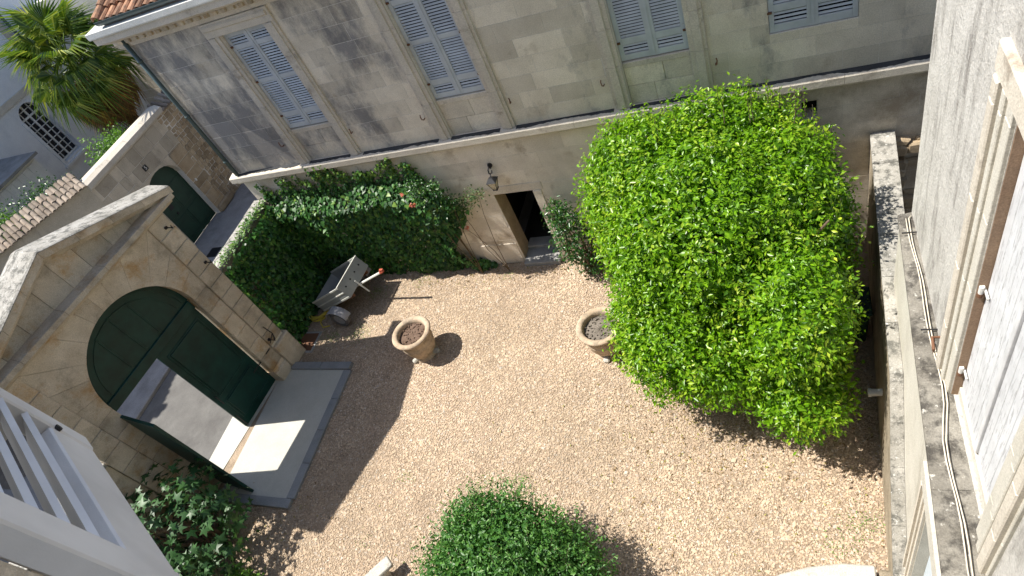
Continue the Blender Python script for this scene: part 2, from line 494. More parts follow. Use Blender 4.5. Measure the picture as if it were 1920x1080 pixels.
def rects_minus(r, holes):
    out = [r]
    for h in holes:
        nxt = []
        for q in out:
            a, b, c, d = max(q[0], h[0]), min(q[1], h[1]), max(q[2], h[2]), min(q[3], h[3])
            if a >= b or c >= d:
                nxt.append(q)
                continue
            if q[0] < a: nxt.append((q[0], a, q[2], q[3]))
            if b < q[1]: nxt.append((b, q[1], q[2], q[3]))
            if q[2] < c: nxt.append((a, b, q[2], c))
            if d < q[3]: nxt.append((a, b, d, q[3]))
        out = nxt
    return out

def ashlar(fr, u0, u1, v0, v1, course, lens, holes, d0, d1, bev, name, mat, parent, gap=0.006, jitter=0.002, q=0.05):
    n = max(1, round((v1-v0)/course))
    h = (v1-v0)/n
    for i in range(n):
        u = u0-random.uniform(0, lens[0])
        while u < u1-0.01:
            L = round(random.uniform(*lens)/q)*q
            a, b = max(u, u0), min(u+L, u1)
            u += L
            if b-a < 0.06:
                continue
            for r in rects_minus((a, b, v0+i*h, v0+(i+1)*h), holes):
                if r[1]-r[0] < 0.05 or r[3]-r[2] < 0.04:
                    continue
                block(fr, rect(r[0]+gap/2, r[1]-gap/2, r[2]+gap/2, r[3]-gap/2), d0, d1, bev, name, mat, parent, jitter)

def slab(fr, r, d0, d1, mb):
    """plain box in a frame, added to mb"""
    a, b, c, d = r
    return mb.prism([fr.p(a, c, d0), fr.p(b, c, d0), fr.p(b, d, d0), fr.p(a, d, d0)], [fr.p(a, c, d1), fr.p(b, c, d1), fr.p(b, d, d1), fr.p(a, d, d1)])

def profile(fr, prof, u0, u1, mb):
    """extrude a (d, v) profile along u"""
    return mb.prism([fr.p(u0, v, d) for d, v in prof], [fr.p(u1, v, d) for d, v in prof])

# ---- leaf clouds -------------------------------------------------
def unit(a):
    return a/np.maximum(1e-9, np.linalg.norm(a, axis=1, keepdims=True))

def leaf_object(name, P, Nn, A, L, Wd, mat, parent, young=None, fold=0.25, curl=0.15, shape='kite', loc=(0, 0, 0)):
    """P base points, Nn leaf normals, A leaf axes, L lengths, Wd widths"""
    n = len(P)
    A = unit(A-Nn*np.sum(A*Nn, 1, keepdims=True))
    S = np.cross(Nn, A)
    L = L[:, None]
    Wd = Wd[:, None]
    if shape == 'kite':
        pts = [P, P+A*L*0.45+S*Wd*0.5+Nn*Wd*fold, P+A*L-Nn*L*curl, P+A*L*0.45-S*Wd*0.5+Nn*Wd*fold]
        tris = [(0, 1, 2), (0, 2, 3)]
    elif shape == 'heart':
        pts = [P, P-A*L*0.12+S*Wd*0.34, P+A*L*0.22+S*Wd*0.5+Nn*Wd*fold*0.5, P+A*L-Nn*L*curl, P+A*L*0.22-S*Wd*0.5+Nn*Wd*fold*0.5, P-A*L*0.12-S*Wd*0.34]
        tris = [(0, 1, 2), (0, 2, 3), (0, 3, 4), (0, 4, 5)]
    elif shape == 'lobed':
        pts = [P]
        for ang, rr in ((-125, .55), (-95, .30), (-62, .85), (-32, .42), (0, 1.0), (32, .42), (62, .85), (95, .30), (125, .55)):
            a = math.radians(ang)
            pts.append(P+(A*math.cos(a)*L+S*math.sin(a)*L)*rr-Nn*L*curl*rr)
        tris = [(0, i, i+1) for i in range(1, 9)]
    k = len(pts)
    V = np.stack(pts, 1).reshape(-1, 3)-np.array(loc)
    T = (np.arange(n)[:, None, None]*k+np.array(tris)[None]).reshape(-1, 3)
    me = bpy.data.meshes.new(name)
    me.vertices.add(len(V))
    me.vertices.foreach_set('co', V.astype(np.float32).ravel())
    me.loops.add(T.size)
    me.loops.foreach_set('vertex_index', T.astype(np.int32).ravel())
    me.polygons.add(len(T))
    me.polygons.foreach_set('loop_start', (np.arange(len(T))*3).astype(np.int32))
    me.update(calc_edges=True)
    if young is not None:
        at = me.attributes.new('young', 'FLOAT', 'FACE')
        at.data.foreach_set('value', np.repeat(young, len(tris)).astype(np.float32))
    me.materials.append(mat)
    o = link(bpy.data.objects.new(name, me))
    o.location = loc
    return adopt(o, parent)

def lump(P, s=1.0, seed=0.0):
    return (np.sin(P[:, 0]*2.9*s+seed)*np.sin(P[:, 1]*3.3*s+1.3+seed)+np.sin(P[:, 2]*3.7*s+2.1+seed)*np.sin(P[:, 0]*5.3*s+seed*2)*0.6)

def crown_points(ells, n, amp=0.1, s=1.0, seed=0.0, zmin=0.05):
    ws = np.array([(e[1][0]*e[1][1]+e[1][1]*e[1][2]+e[1][0]*e[1][2]) for e in ells])
    ws /= ws.sum()
    Ps, Ns = [], []
    for i, (c, r) in enumerate(ells):
        k = int(n*ws[i])
        d = unit(rng.normal(size=(k, 3)))
        c = np.array(c)
        r = np.array(r)
        P = c+d*r
        f = 1+amp*lump(P, s, seed)[:, None]
        P = c+d*r*f
        nn = unit(d/r)
        ok = P[:, 2] > zmin
        for j, (c2, r2) in enumerate(ells):
            if j != i:
                ok &= (((P-np.array(c2))/np.array(r2))**2).sum(1) > 0.86
        Ps.append(P[ok])
        Ns.append(nn[ok])
    return np.concatenate(Ps), np.concatenate(Ns)

def clump_leaves(P, Nn, per, spread, size, aspect, upbias=0.35, wild=0.55, depth=0.25):
    n = len(P)*per
    B = np.repeat(P, per, 0)
    Nb = np.repeat(Nn, per, 0)
    off = rng.normal(size=(n, 3))*spread
    inward = np.abs(rng.normal(size=(n, 1)))*depth
    Q = B+off-Nb*inward
    nn = unit(Nb*0.6+np.array([[0, 0, upbias]])+rng.normal(size=(n, 3))*wild)
    ax = unit(Nb*0.5+off/max(spread, 1e-6)*0.35+rng.normal(size=(n, 3))*0.7)
    L = size*rng.uniform(0.6, 1.25, n)
    return Q, nn, ax, L, L*aspect*rng.uniform(0.8, 1.2, n), inward[:, 0]

def fill_leaves(ells, n, size, aspect):
    """leaves right through the inside of a crown"""
    ws = np.array([e[1][0]*e[1][1]*e[1][2] for e in ells]); ws /= ws.sum()
    P = []
    for (c, r), w in zip(ells, ws):
        k = int(n*w)
        d = unit(rng.normal(size=(k, 3)))*rng.uniform(0.35, 0.90, (k, 1))**0.6
        P.append(np.array(c)+d*np.array(r))
    P = np.concatenate(P)
    P = P[P[:, 2] > 0.15]
    k = len(P)
    L = size*rng.uniform(.7, 1.3, k)
    return P, unit(rng.normal(size=(k, 3))+[0, -.4, 1.0]), rng.normal(size=(k, 3)), L, L*aspect

def limbs(mb, base, ells, n, r0, seed=1):
    rd = random.Random(seed)
    for i in range(n):
        c, r = rd.choice(ells)
        tgt = Vector([c[k]+rd.uniform(-0.75, 0.75)*r[k] for k in range(3)])
        b = Vector(base)+Vector((rd.uniform(-.15, .15), rd.uniform(-.15, .15), 0))
        mid = b.lerp(tgt, 0.5)+Vector((rd.uniform(-.2, .2), rd.uniform(-.2, .2), rd.uniform(0, .3)))
        mb.tube([b, b.lerp(mid, .5)+Vector((0, 0, .05)), mid, tgt], [r0, r0*.8, r0*.55, r0*.2], 6)
    return mb

# ================================================================== GROUND
def ground_sheet(name, poly, z, mat, kind='structure', sub=None):
    mb = MB()
    mb.add([(x, y, z) for x, y in poly], [tuple(range(len(poly)))])
    o = mb.build(name, mat)
    tag(o, kind=kind)
    return o
ground_sheet('ground', [(-150, -150), (150, -150), (150, 150), (-150, 150)], -0.012, M['pave'])
ground_sheet('courtyard', [(-12.35, -1), (1.3, -1), (1.3, 9.9), (-12.2, 9.9)], 0.0, M['gravel_bed'])
ground_sheet('street', [(-16.2, -40), (-12.9, -40), (-12.9, 9.2), (-16.2, 9.2)], -0.004, M['asphalt'])
ground_sheet('pavement', [(-12.9, -2), (-12.36, -2), (-12.36, 7.4), (-12.9, 7.4)], 0.004, M['concrete'])
kb = MB()
kb.box((-16.3, -12, 0.03), (0.2, 42, 0.12))
tag(kb.build('kerb', M['pave'], bevel=0.015), kind='structure')
ground_sheet('garden_soil', [(-40, 3), (-19.2, 3), (-19.2, 26), (-40, 26)], 0.004, M['soil_grey'])

# gravel stones
NG = 235000
GX = np.concatenate([rng.uniform(-12.2, 1.05, NG)])
GY = np.concatenate([rng.uniform(1.7, 9.86, NG)])
keep = ~((GX < -9.98) & (GY > 3.35) & (GY < 6.9)) & ~((GX < -12.02) & (GY < 7.8))
thin = rng.uniform(0, 1, NG) < np.clip((GX+13.5)/3.0, 0.35, 1)
keep &= thin
GX, GY = GX[keep], GY[keep]
n = len(GX)
oc = np.array([(1, 0, 0), (0, 1, 0), (-1, 0, 0), (0, -1, 0), (0, 0, 1), (0, 0, -0.6)], float)
V = oc[None]*(1+rng.uniform(-0.3, 0.3, (n, 6, 3)))
V[:, :4, 2] += rng.uniform(-0.35, 0.35, (n, 4))
sc = rng.lognormal(math.log(0.0118), 0.34, n)
V *= sc[:, None, None]*np.stack([rng.uniform(0.9, 1.5, n), rng.uniform(0.7, 1.1, n), rng.uniform(0.45, 0.8, n)], 1)[:, None, :]
th = rng.uniform(0, 6.283, n)
cs, sn = np.cos(th)[:, None], np.sin(th)[:, None]
X = V[:, :, 0]*cs-V[:, :, 1]*sn
Y = V[:, :, 0]*sn+V[:, :, 1]*cs
V = np.stack([X+GX[:, None], Y+GY[:, None], V[:, :, 2]+0.006+rng.uniform(0, 0.006, (n, 1))], 2).reshape(-1, 3)
T0 = np.array([(0, 1, 4), (1, 2, 4), (2, 3, 4), (3, 0, 4)])
T = (np.arange(n)[:, None, None]*6+T0[None]).reshape(-1, 3)
me = bpy.data.meshes.new('gravel')
me.vertices.add(len(V)); me.vertices.foreach_set('co', V.astype(np.float32).ravel())
me.loops.add(T.size); me.loops.foreach_set('vertex_index', T.astype(np.int32).ravel())
me.polygons.add(len(T)); me.polygons.foreach_set('loop_start', (np.arange(len(T))*3).astype(np.int32))
me.update(calc_edges=True)
me.materials.append(M['gravel'])
tag(link(bpy.data.objects.new('gravel', me)), 'fine pinkish beige gravel covering the courtyard floor', 'gravel', kind='stuff')

# concrete pad inside the gate
mb = MB().box((-11.0, 5.12, 0.02), (2.0, 3.36, 0.05))
pad = mb.build('paved_pad', M['concrete'], bevel=0.006)
tag(pad, kind='structure')
for a, b, nm in (((-9.99, 3.40), (-9.99, 6.86), 'x'), ((-11.7, 6.83), (-9.9, 6.83), 'y'), ((-11.9, 3.42), (-9.9, 3.42), 'y')):
    k = 4 if nm == 'x' else 2
    for i in range(k):
        if nm == 'x':
            y0, y1 = 3.53+(6.72-3.53)*i/k, 3.53+(6.72-3.53)*(i+1)/k
            MB().box((-9.97, (y0+y1)/2, 0.03), (0.22, y1-y0-0.008, 0.078)).build('edging_stone', M['pad_edge'], pad, bevel=0.008)
        else:
            x0, x1 = a[0]+(b[0]-a[0])*i/k, a[0]+(b[0]-a[0])*(i+1)/k
            zt = 0.05 if b[1] > 5 else 0.02
            MB().box(((x0+x1)/2, a[1], 0.03+zt/2), (x1-x0-0.008, 0.2, 0.07+zt)).build('edging_stone', M['pad_edge'], pad, bevel=0.008)

# ================================================================== MAIN HOUSE (facade faces -Y)
YF = 9.884
FF = Frame((0, YF, 0), (1, 0, 0), (0, -1, 0))
XL, XR = -12.33, 4.6
house = thing('town_house', ((XL+XR)/2, YF, 0), 'long pale limestone town house facade with blue grey louvred shutters', 'house')
WIN = [(-9.42, True), (-5.72, True), (-2.0, True), (0.405, False)]
ZS, ZSILL, ZTOP = 3.87, 4.73, 7.03
holes = []
for cx, sur in WIN:
    if sur:
        holes.append((cx-0.86, cx+0.86, ZS, ZTOP+0.3))
    else:
        holes.append((cx-0.615, cx+0.615, ZSILL, ZTOP))
door_hole = (-6.03, -5.10, 0.0, 2.22)
vent_hole = (0.20, 0.44, 3.0, 3.38)
# backing walls
mb = MB()
bh = [(cx-0.57, cx+0.57, ZS, ZTOP) if s else (cx-0.615, cx+0.615, ZSILL, ZTOP) for cx, s in WIN]
for r in rects_minus((XL, XR, ZS-0.2, 7.6), bh):
    slab(FF, r, -0.45, -0.004, mb)
mb.build('wall', M['mortar'], house)
mb = MB()
for r in rects_minus((XL, XR, 0, ZS-0.2), [door_hole, vent_hole]):
    slab(FF, r, -0.45, -0.004, mb)
mb.build('wall', M['mortar'], house)
mb = MB()
mb.box(((XL+XR)/2, YF+3.2, 3.8), (XR-XL, 0.06, 7.6))
mb.box((XL+0.06, YF+4.5, 3.8), (0.12, 8.1, 7.6))
mb.box((XR-0.06, YF+4.5, 3.8), (0.12, 8.1, 7.6))
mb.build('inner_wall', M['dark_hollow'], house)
ashlar(FF, XL, 2.6, ZS+0.01, 7.33, 0.36, (0.5, 0.95), holes, -0.05, 0.0, 0.0025, 'stone_block', M['facade'], house, q=0.1, jitter=0.0015, gap=0.007)
ashlar(FF, XL, 2.6, 0.0, 3.60, 0.40, (0.6, 1.15), [(door_hole[0], door_hole[1], -1, 2.44), vent_hole, (XL, -8.2, 0, 2.6), (-3.6, 0.2, 0, 2.4)], -0.05, 0.0, 0.0025, 'stone_block', M['facade_low'], house, q=0.1, gap=0.004)
for q_ in ((XL, -8.2, 0, 2.6), (-3.6, 0.2, 0, 2.4)):
    mb = MB(); slab(FF, q_, -0.05, -0.003, mb); mb.build('plain_wall', M['facade_low'], house)
mb = MB(); slab(FF, (2.6, XR, 0, 7.33), -0.05, -0.003, mb); mb.build('plain_wall', M['facade'], house)
# door lintel, reveals, step, inside
block(FF, rect(door_hole[0]-0.25, door_hole[1]+0.25, 2.225, 2.437), -0.3, 0.012, 0.005, 'lintel', M['facade_low'], house)
mb = MB(); mb.box((door_hole[0]-0.02, YF+0.24, 1.11), (0.055, 0.47, 2.22)); mb.build('door_jamb', M['rubble'], house, bevel=0.008)
mb = MB(); mb.box((door_hole[1]+0.1, YF+0.22, 1.11), (0.2, 0.5, 2.22)); mb.build('door_jamb', M['facade_low'], house, bevel=0.012)
mb = MB(); mb.box((-5.565, YF+0.08, 0.06), (0.92, 0.5, 0.12)); mb.build('doorstep', M['step'], house, bevel=0.012)
mb = MB(); mb.box((-5.565, YF+0.48, 0.12), (0.92, 0.3, 0.16)); mb.build('doorstep', M['step'], house, bevel=0.012)
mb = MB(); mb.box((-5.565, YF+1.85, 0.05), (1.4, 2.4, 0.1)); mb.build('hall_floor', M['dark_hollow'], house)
mb = MB(); mb.box((-6.56, YF+0.01, 0.34), (0.98, 0.05, 0.68)); mb.build('plinth_panel', M['facade_low'], house, bevel=0.012)
mb = MB()
mb.box((-5.565, YF+2.7, 1.3), (2.2, .08, 2.6)); mb.box((-5.565, YF+1.5, 2.6), (2.2, 2.3, .08)); mb.box((-6.62, YF+1.6, 1.25), (.08, 2.1, 2.4)); mb.box((-4.51, YF+1.6, 1.25), (.08, 2.1, 2.4))
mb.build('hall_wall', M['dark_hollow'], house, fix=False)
# vent hollow
mb = MB(); mb.box((0.32, YF+0.4, 3.19), (0.4, 0.1, 0.5)); mb.build('vent_back', M['dark_hollow'], house)
# string course in lengths
u = XL-0.14
while u < 3.4:
    L = random.choice((1.3, 1.5, 1.7))
    e = min(u+L, 3.4)
    mb = MB()
    profile(FF, [(-0.05, 3.60), (0.03, 3.60), (0.05, 3.66), (0.10, 3.69), (0.165, 3.72), (0.165, 3.845), (0.15, 3.862), (-0.05, 3.885)], u+0.002, e-0.002, mb)
    mb.build('string_course', M['trim'], house)
    u = e
u = XL+0.1
k = 0
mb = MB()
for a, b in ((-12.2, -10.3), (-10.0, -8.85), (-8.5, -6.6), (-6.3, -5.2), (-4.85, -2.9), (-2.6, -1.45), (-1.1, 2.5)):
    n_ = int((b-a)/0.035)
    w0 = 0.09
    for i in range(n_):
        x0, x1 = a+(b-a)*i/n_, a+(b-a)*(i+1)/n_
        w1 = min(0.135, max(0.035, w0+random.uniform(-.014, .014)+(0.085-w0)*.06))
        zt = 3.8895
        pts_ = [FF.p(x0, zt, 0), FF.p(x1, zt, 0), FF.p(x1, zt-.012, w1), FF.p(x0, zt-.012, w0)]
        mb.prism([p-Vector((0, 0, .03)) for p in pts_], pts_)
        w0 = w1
o = mb.build('dark_line', M['near_black'], house, fix=False)  # near-black strip of uneven width along the string course top
o['kind'] = 'stuff'
# cornice
for u0, u1 in ((-12.5, -10.6), (-10.6, -8.2), (-8.2, -5.6), (-5.6, -3), (-3, 0), (0, 4.7)):
    mb = MB()
    profile(FF, [(-0.05, 7.34), (0.04, 7.34), (0.06, 7.42), (0.10, 7.44), (0.10, 7.52), (0.20, 7.54), (0.36, 7.62), (0.42, 7.64), (0.42, 7.78), (-0.05, 7.80)], u0+0.001, u1-0.001, mb)
    mb.build('cornice', M['trim'], house)
    mb = MB()
    profile(FF, [(-0.05, 7.801), (0.46, 7.775), (0.47, 7.80), (0.47, 7.90), (-0.05, 7.93)], u0-0.03, u1-0.032, mb)
    mb.build('cornice_cap', M['zinc_top'], house)
x = -12.3
while x < -3:
    mb = MB(); slab(FF, (x, x+0.11, 7.445, 7.525), 0.09, 0.155, mb)
    mb.build('dentil', M['gate'], house, bevel=0.008)
    x += 0.22
mb = MB()
pr = []
for i in range(9):
    a = math.pi*i/8
    pr.append((0.34+0.105*math.cos(a), 8.05-0.11*math.sin(a)))
pr += [(0.34-0.09*math.cos(a), 8.05-0.095*math.sin(a)) for a in [math.pi*i/8 for i in range(9)]]
profile(FF, pr, -12.1, 4.7, mb)
mb.build('gutter', M['zinc'], house)
mb = MB()
mb.tube([FF.p(-12.2, 7.6, 0.10), FF.p(-12.2, 5.5, 0.09), FF.p(-12.2, 3.9, 0.09)], 0.048, 10)
for z in (7.0, 5.6, 4.3):
    mb.tube([FF.p(-12.2, z, 0.095), FF.p(-12.2, z+0.05, 0.095)], 0.058, 10)
mb.build('downpipe', M['zinc'], house, smooth=True)
mb = MB(); slab(FF, (XL-0.004, XL+0.055, 3.9, 7.33), -0.2, 0.02, mb)
mb.build('corner_stone', M['render_wall'], house, bevel=0.01)
# roof
pitch = math.radians(20)
def roofp(x, s, h=0.0):
    return Vector((x, YF-0.30+s*math.cos(pitch)-h*math.sin(pitch), 8.0+s*math.sin(pitch)+h*math.cos(pitch)))
mb = MB()
mb.prism([roofp(-12.1, 0, -0.1), roofp(4.8, 0, -0.1), roofp(4.8, 8, -0.1), roofp(-12.1, 8, -0.1)], [roofp(-12.1, 0, -0.02), roofp(4.8, 0, -0.02), roofp(4.8, 8, -0.02), roofp(-12.1, 8, -0.02)])
roof = mb.build('roof', M['terracotta'], house)
def tile_mesh(name, L=0.40, r0=0.085, r1=0.065, th=0.014, seg=6):
    vs, fs = [], []
    for k, (y, r) in enumerate(((0, r0), (L, r1))):
        for rr in (r, r-th):
            for i in range(seg+1):
                a = math.pi*i/seg
                vs.append((rr*math.cos(a), y, rr*math.sin(a)))
    n_ = seg+1
    for i in range(seg):
        fs += [(i, i+1, 2*n_+i+1, 2*n_+i), (n_+i, 3*n_+i, 3*n_+i+1, n_+i+1), (i, n_+i, n_+i+1, i+1), (2*n_+i, 2*n_+i+1, 3*n_+i+1, 3*n_+i)]
    me = bpy.data.meshes.new(name)
    me.from_pydata(vs, [], fs)
    bm = bmesh.new(); bm.from_mesh(me); bmesh.ops.recalc_face_normals(bm, faces=bm.faces); bm.to_mesh(me); bm.free()
    return me
tm = tile_mesh('roof_tile'); tm.materials.append(M['terracotta'])
cnt = 0
stuffmb = MB()
tv = [Vector(v.co) for v in tm.vertices]; tf = [tuple(p.vertices) for p in tm.polygons]
Rp = Matrix.Rotation(pitch, 3, 'X')
for ix in range(70):
    for iy in range(9):
        x = -12.0+ix*0.21
        if x > 4.6: continue
        lo = roofp(x+random.uniform(-.012, .012), iy*0.33-0.04, 0.012*(iy % 2))
        Rz = Matrix.Rotation(random.uniform(-.05, .05), 3, 'Z')
        if ix < 13 and iy < 9:
            o = link(bpy.data.objects.new('roof_tile', tm))
            o.location = lo
            o.rotation_euler = (Rp @ Rz @ Matrix.Rotation(-0.05, 3, 'X')).to_euler()
            adopt(o, roof)
        else:
            Rr = Rp @ Rz @ Matrix.Rotation(-0.05, 3, 'X')
            stuffmb.add([lo+Rr @ v for v in tv], tf)
o = stuffmb.build('far_roof_tiles', M['terracotta'], roof, fix=False); o['kind'] = 'stuff'
for iy in range(9):
    o = link(bpy.data.objects.new('verge_tile', tm))
    o.location = roofp(-12.1, iy*0.33-0.03, 0.06); o.scale = (1.25, 1, 1.2)
    o.rotation_euler = Rp.to_euler()
    adopt(o, roof)

# window surrounds, aprons and shutters
slat_cache = {}
def slat_obj(fr, u, v, w, parent, mat, h=0.036, tilt=0.55, t=0.007, d=-0.02):
    key = (round(w, 3), mat.name, h, tuple(round(x, 3) for x in fr.u))
    me = slat_cache.get(key)
    if me is None:
        c, s = math.cos(tilt), math.sin(tilt)
        pr = [(-h/2*s-t/2*c, h/2*c-t/2*s), (-h/2*s+t/2*c, h/2*c+t/2*s), (h/2*s+t/2*c, -h/2*c+t/2*s), (h/2*s-t/2*c, -h/2*c-t/2*s)]
        vs = [fr.u*uu+fr.n*dd+fr.z*vv for uu in (0, w) for dd, vv in pr]
        me = bpy.data.meshes.new('slat')
        me.from_pydata([tuple(x) for x in vs], [], [(0, 1, 5, 4), (1, 2, 6, 5), (2, 3, 7, 6), (3, 0, 4, 7), (3, 2, 1, 0), (4, 5, 6, 7)])
        bm = bmesh.new(); bm.from_mesh(me); bmesh.ops.recalc_face_normals(bm, faces=bm.faces); bm.to_mesh(me); bm.free()
        me.materials.append(mat)
        slat_cache[key] = me
    o = link(bpy.data.objects.new('slat', me))
    o.location = fr.p(u, v, d)
    return adopt(o, parent)

def shutter_leaf(fr, u0, u1, v0, v1, d, parent, mat, rails, pitch_=0.052, st=0.075, name='shutter'):
    """rails: list of (v_low, v_high) of the louvred panels between rails"""
    mb = MB()
    th = 0.038
    slab(fr, (u0, u0+st, v0, v1), d-th, d, mb)
    slab(fr, (u1-st, u1, v0, v1), d-th, d, mb)
    edges = [v0]+[x for r in rails for x in r]+[v1]
    for i in range(0, len(edges), 2):
        if edges[i+1]-edges[i] > 0.005:
            slab(fr, (u0+st+0.0005, u1-st-0.0005, edges[i], edges[i+1]), d-th, d-0.003, mb)
    sh = mb.build(name, mat, parent, fix=True, bevel=0.003)
    for a, b in rails:
        k = max(1, int((b-a)/pitch_))
        for i in range(k):
            slat_obj(fr, u0+st-0.004, a+(b-a)*(i+0.5)/k, u1-u0-2*st+0.008, sh, mat, d=d-th*0.55)
    return sh

for wi, (cx, sur) in enumerate(WIN):
    hw = 0.57 if sur else 0.615
    if sur:
        # surround strips of stacked stones with an inner fillet
        for s in (-1, 1):
            zz = ZS+0.012
            for h in (0.85, 0.7, 0.9, 0.7):
                z1 = min(zz+h, ZTOP)
                a, b = sorted((cx+s*0.575, cx+s*0.86))
                block(FF, rect(a+0.002, b-0.002, zz+0.002, z1-0.002), -0.05, 0.045, 0.006, 'surround_stone', M['trim'], house)
                a2, b2 = sorted((cx+s*0.66, cx+s*0.80))
                block(FF, rect(a2, b2, zz+0.001, z1-0.001), 0.04, 0.075, 0.008, 'surround_moulding', M['trim'], house)
                zz = z1
                if zz >= ZTOP-0.01: break
            mb = MB(); a, b = sorted((cx+s*0.567, cx+s*0.73))
            slab(FF, (a, b, ZS, ZTOP+0.15), -0.44, -0.052, mb); mb.build('reveal', M['trim'], house)
        block(FF, rect(cx-0.86, cx+0.86, ZTOP+0.002, ZTOP+0.29), -0.05, 0.05, 0.008, 'surround_head', M['trim'], house)
        mb = MB(); profile(FF, [(0.045, ZTOP+0.13), (0.085, ZTOP+0.16), (0.085, ZTOP+0.22), (0.045, ZTOP+0.26)], cx-0.8, cx+0.8, mb); mb.build('head_moulding', M['trim'], house)
        # apron
        n_ = 2
        for i in range(n_):
            z0 = ZS+0.01+(ZSILL-0.12-ZS)*i/n_
            z1 = ZS+0.01+(ZSILL-0.12-ZS)*(i+1)/n_
            for a, b in (((cx-0.565, cx+0.1) if i else (cx-0.565, cx-0.1)), ((cx+0.1, cx+0.565) if i else (cx-0.1, cx+0.565))):
                block(FF, rect(a+0.003, b-0.003, z0+0.003, z1-0.003), -0.2, -0.055, 0.005, 'apron_stone', M['facade'], house)
        block(FF, rect(cx-0.565, cx+0.565, ZSILL-0.115, ZSILL-0.01), -0.2, -0.04, 0.008, 'window_sill', M['trim'], house)
        dsh = -0.075
    else:
        dsh = -0.02
        block(FF, rect(cx-hw+.003, cx+hw-.003, ZSILL-0.02, ZSILL-0.004), -0.3, -0.06, 0.004, 'window_sill', M['trim'], house)
    H0 = ZSILL
    rails = [(H0+0.12, H0+0.30), (H0+0.42, H0+1.16), (H0+1.25, H0+1.92), (H0+2.02, H0+2.19)]
    if not sur:
        rails = [(H0+0.14, H0+0.34), (H0+0.46, H0+0.80), (H0+0.92, H0+2.18)]
    for s in (-1, 1):
        a, b = (cx-hw+0.006, cx-0.004) if s < 0 else (cx+0.004, cx+hw-0.006)
        sh = shutter_leaf(FF, a, b, ZSILL+0.01, ZTOP-0.012, dsh+(0.006 if s > 0 else 0), house, M['shutter'], rails)
        mb = MB()
        for z in (ZSILL+0.35, ZSILL+1.2, ZTOP-0.3):
            mb.box(FF.p(cx+s*(hw-0.02), z, dsh+0.012), (0.07, 0.022, 0.035))
        mb.build('hinge', M['rust'], sh)
    mb = MB(); slab(FF, (cx-0.022, cx+0.022, ZSILL+0.02, ZTOP-0.02), dsh+0.008, dsh+0.018, mb); mb.build('meeting_strip', M['shutter'], house)
    # pane behind the louvres
    mb = MB(); slab(FF, (cx-hw, cx+hw, ZSILL, ZTOP), -0.32, -0.30, mb); mb.build('window_pane', M['glass'], house)
    for s in (-1, 1):
        if wi == 3: continue
        mb = MB()
        p0 = FF.p(cx+s*0.95, 4.42, 0.0)
        mb.tube([p0, p0+Vector((0, -.06, 0)), p0+Vector((s*0.02, -.09, .03)), p0+Vector((s*0.03, -.08, .09)), p0+Vector((s*.02, -.07, .13))], 0.011, 6)
        mb.build('shutter_hook', M['rust'], house)

# rough patch and stones at the far right foot of the facade
for i in range(26):
    x = random.uniform(1.62, 2.5); z = random.uniform(0.2, 2.35)
    w, h = random.uniform(.2, .5), random.uniform(.12, .26)
    block(FF, [(x-w/2, z-h/2), (x+w*.4, z-h*.6), (x+w/2, z+h*.2), (x+w*.2, z+h/2), (x-w*.45, z+h*.4)], -0.03, random.uniform(.03, .16), 0.03, 'rubble_stone', M['rubble'], house)

# wall lantern (hangs on the facade)
lx, lz = -5.78, 2.62
lan = thing('wall_lantern', (lx, YF-0.02, lz+0.3), 'small black wall lantern with glass panes above the dark doorway', 'lantern')
mb = MB()
mb.tube([(lx, YF+0.01, lz+0.42), (lx, YF-0.03, lz+0.42)], 0.055, 10)
mb.tube([(lx, YF-0.03, lz+0.36), (lx, YF-0.10, lz+0.44), (lx, YF-0.17, lz+0.42), (lx, YF-0.19, lz+0.36), (lx, YF-0.16, lz+0.30), (lx, YF-0.2, lz+0.27)], 0.016, 7)
mb.tube([(lx, YF-0.02, lz+0.46), (lx, YF-0.06, lz+0.5), (lx, YF-0.09, lz+0.47)], 0.014, 6)
mb.tube([(lx, YF-0.03, lz+0.30), (lx, YF-0.08, lz+0.26), (lx, YF-0.14, lz+0.31)], 0.012, 6)
mb.build('bracket', M['iron'], lan)
lc = Vector((lx, YF-0.21, lz))
mb = MB()
mb.prism([lc+Vector((sx*.115, sy*.115, .17)) for sx, sy in ((-1, -1), (1, -1), (1, 1), (-1, 1))], [lc+Vector((sx*.04, sy*.04, .25)) for sx, sy in ((-1, -1), (1, -1), (1, 1), (-1, 1))])
mb.build('cap', M['iron'], lan)
mb = MB()
for sx, sy in ((-1, -1), (1, -1), (1, 1), (-1, 1)):
    mb.tube([lc+Vector((sx*.10, sy*.10, .17)), lc+Vector((sx*.045, sy*.045, -.05))], 0.008, 5)
mb.box(lc+Vector((0, 0, -.06)), (.11, .11, .02)); mb.tube([lc+Vector((0, 0, -.06)), lc+Vector((0, 0, -.12))], [.02, .005], 6)
mb.build('cage', M['iron'], lan)
for sx, sy in ((1, 0), (-1, 0), (0, 1), (0, -1)):
    t = Vector((-sy, sx, 0)); nn = Vector((sx, sy, 0))
    mb = MB()
    mb.prism([lc+nn*.046+t*.04+Vector((0, 0, -.045)), lc+nn*.046-t*.04+Vector((0, 0, -.045)), lc+nn*.096-t*.088+Vector((0, 0, .165)), lc+nn*.096+t*.088+Vector((0, 0, .165))],
             [lc+nn*.042+t*.04+Vector((0, 0, -.045)), lc+nn*.042-t*.04+Vector((0, 0, -.045)), lc+nn*.092-t*.088+Vector((0, 0, .165)), lc+nn*.092+t*.088+Vector((0, 0, .165))])
    mb.build('lantern_pane', M['lantern_glass'], lan)

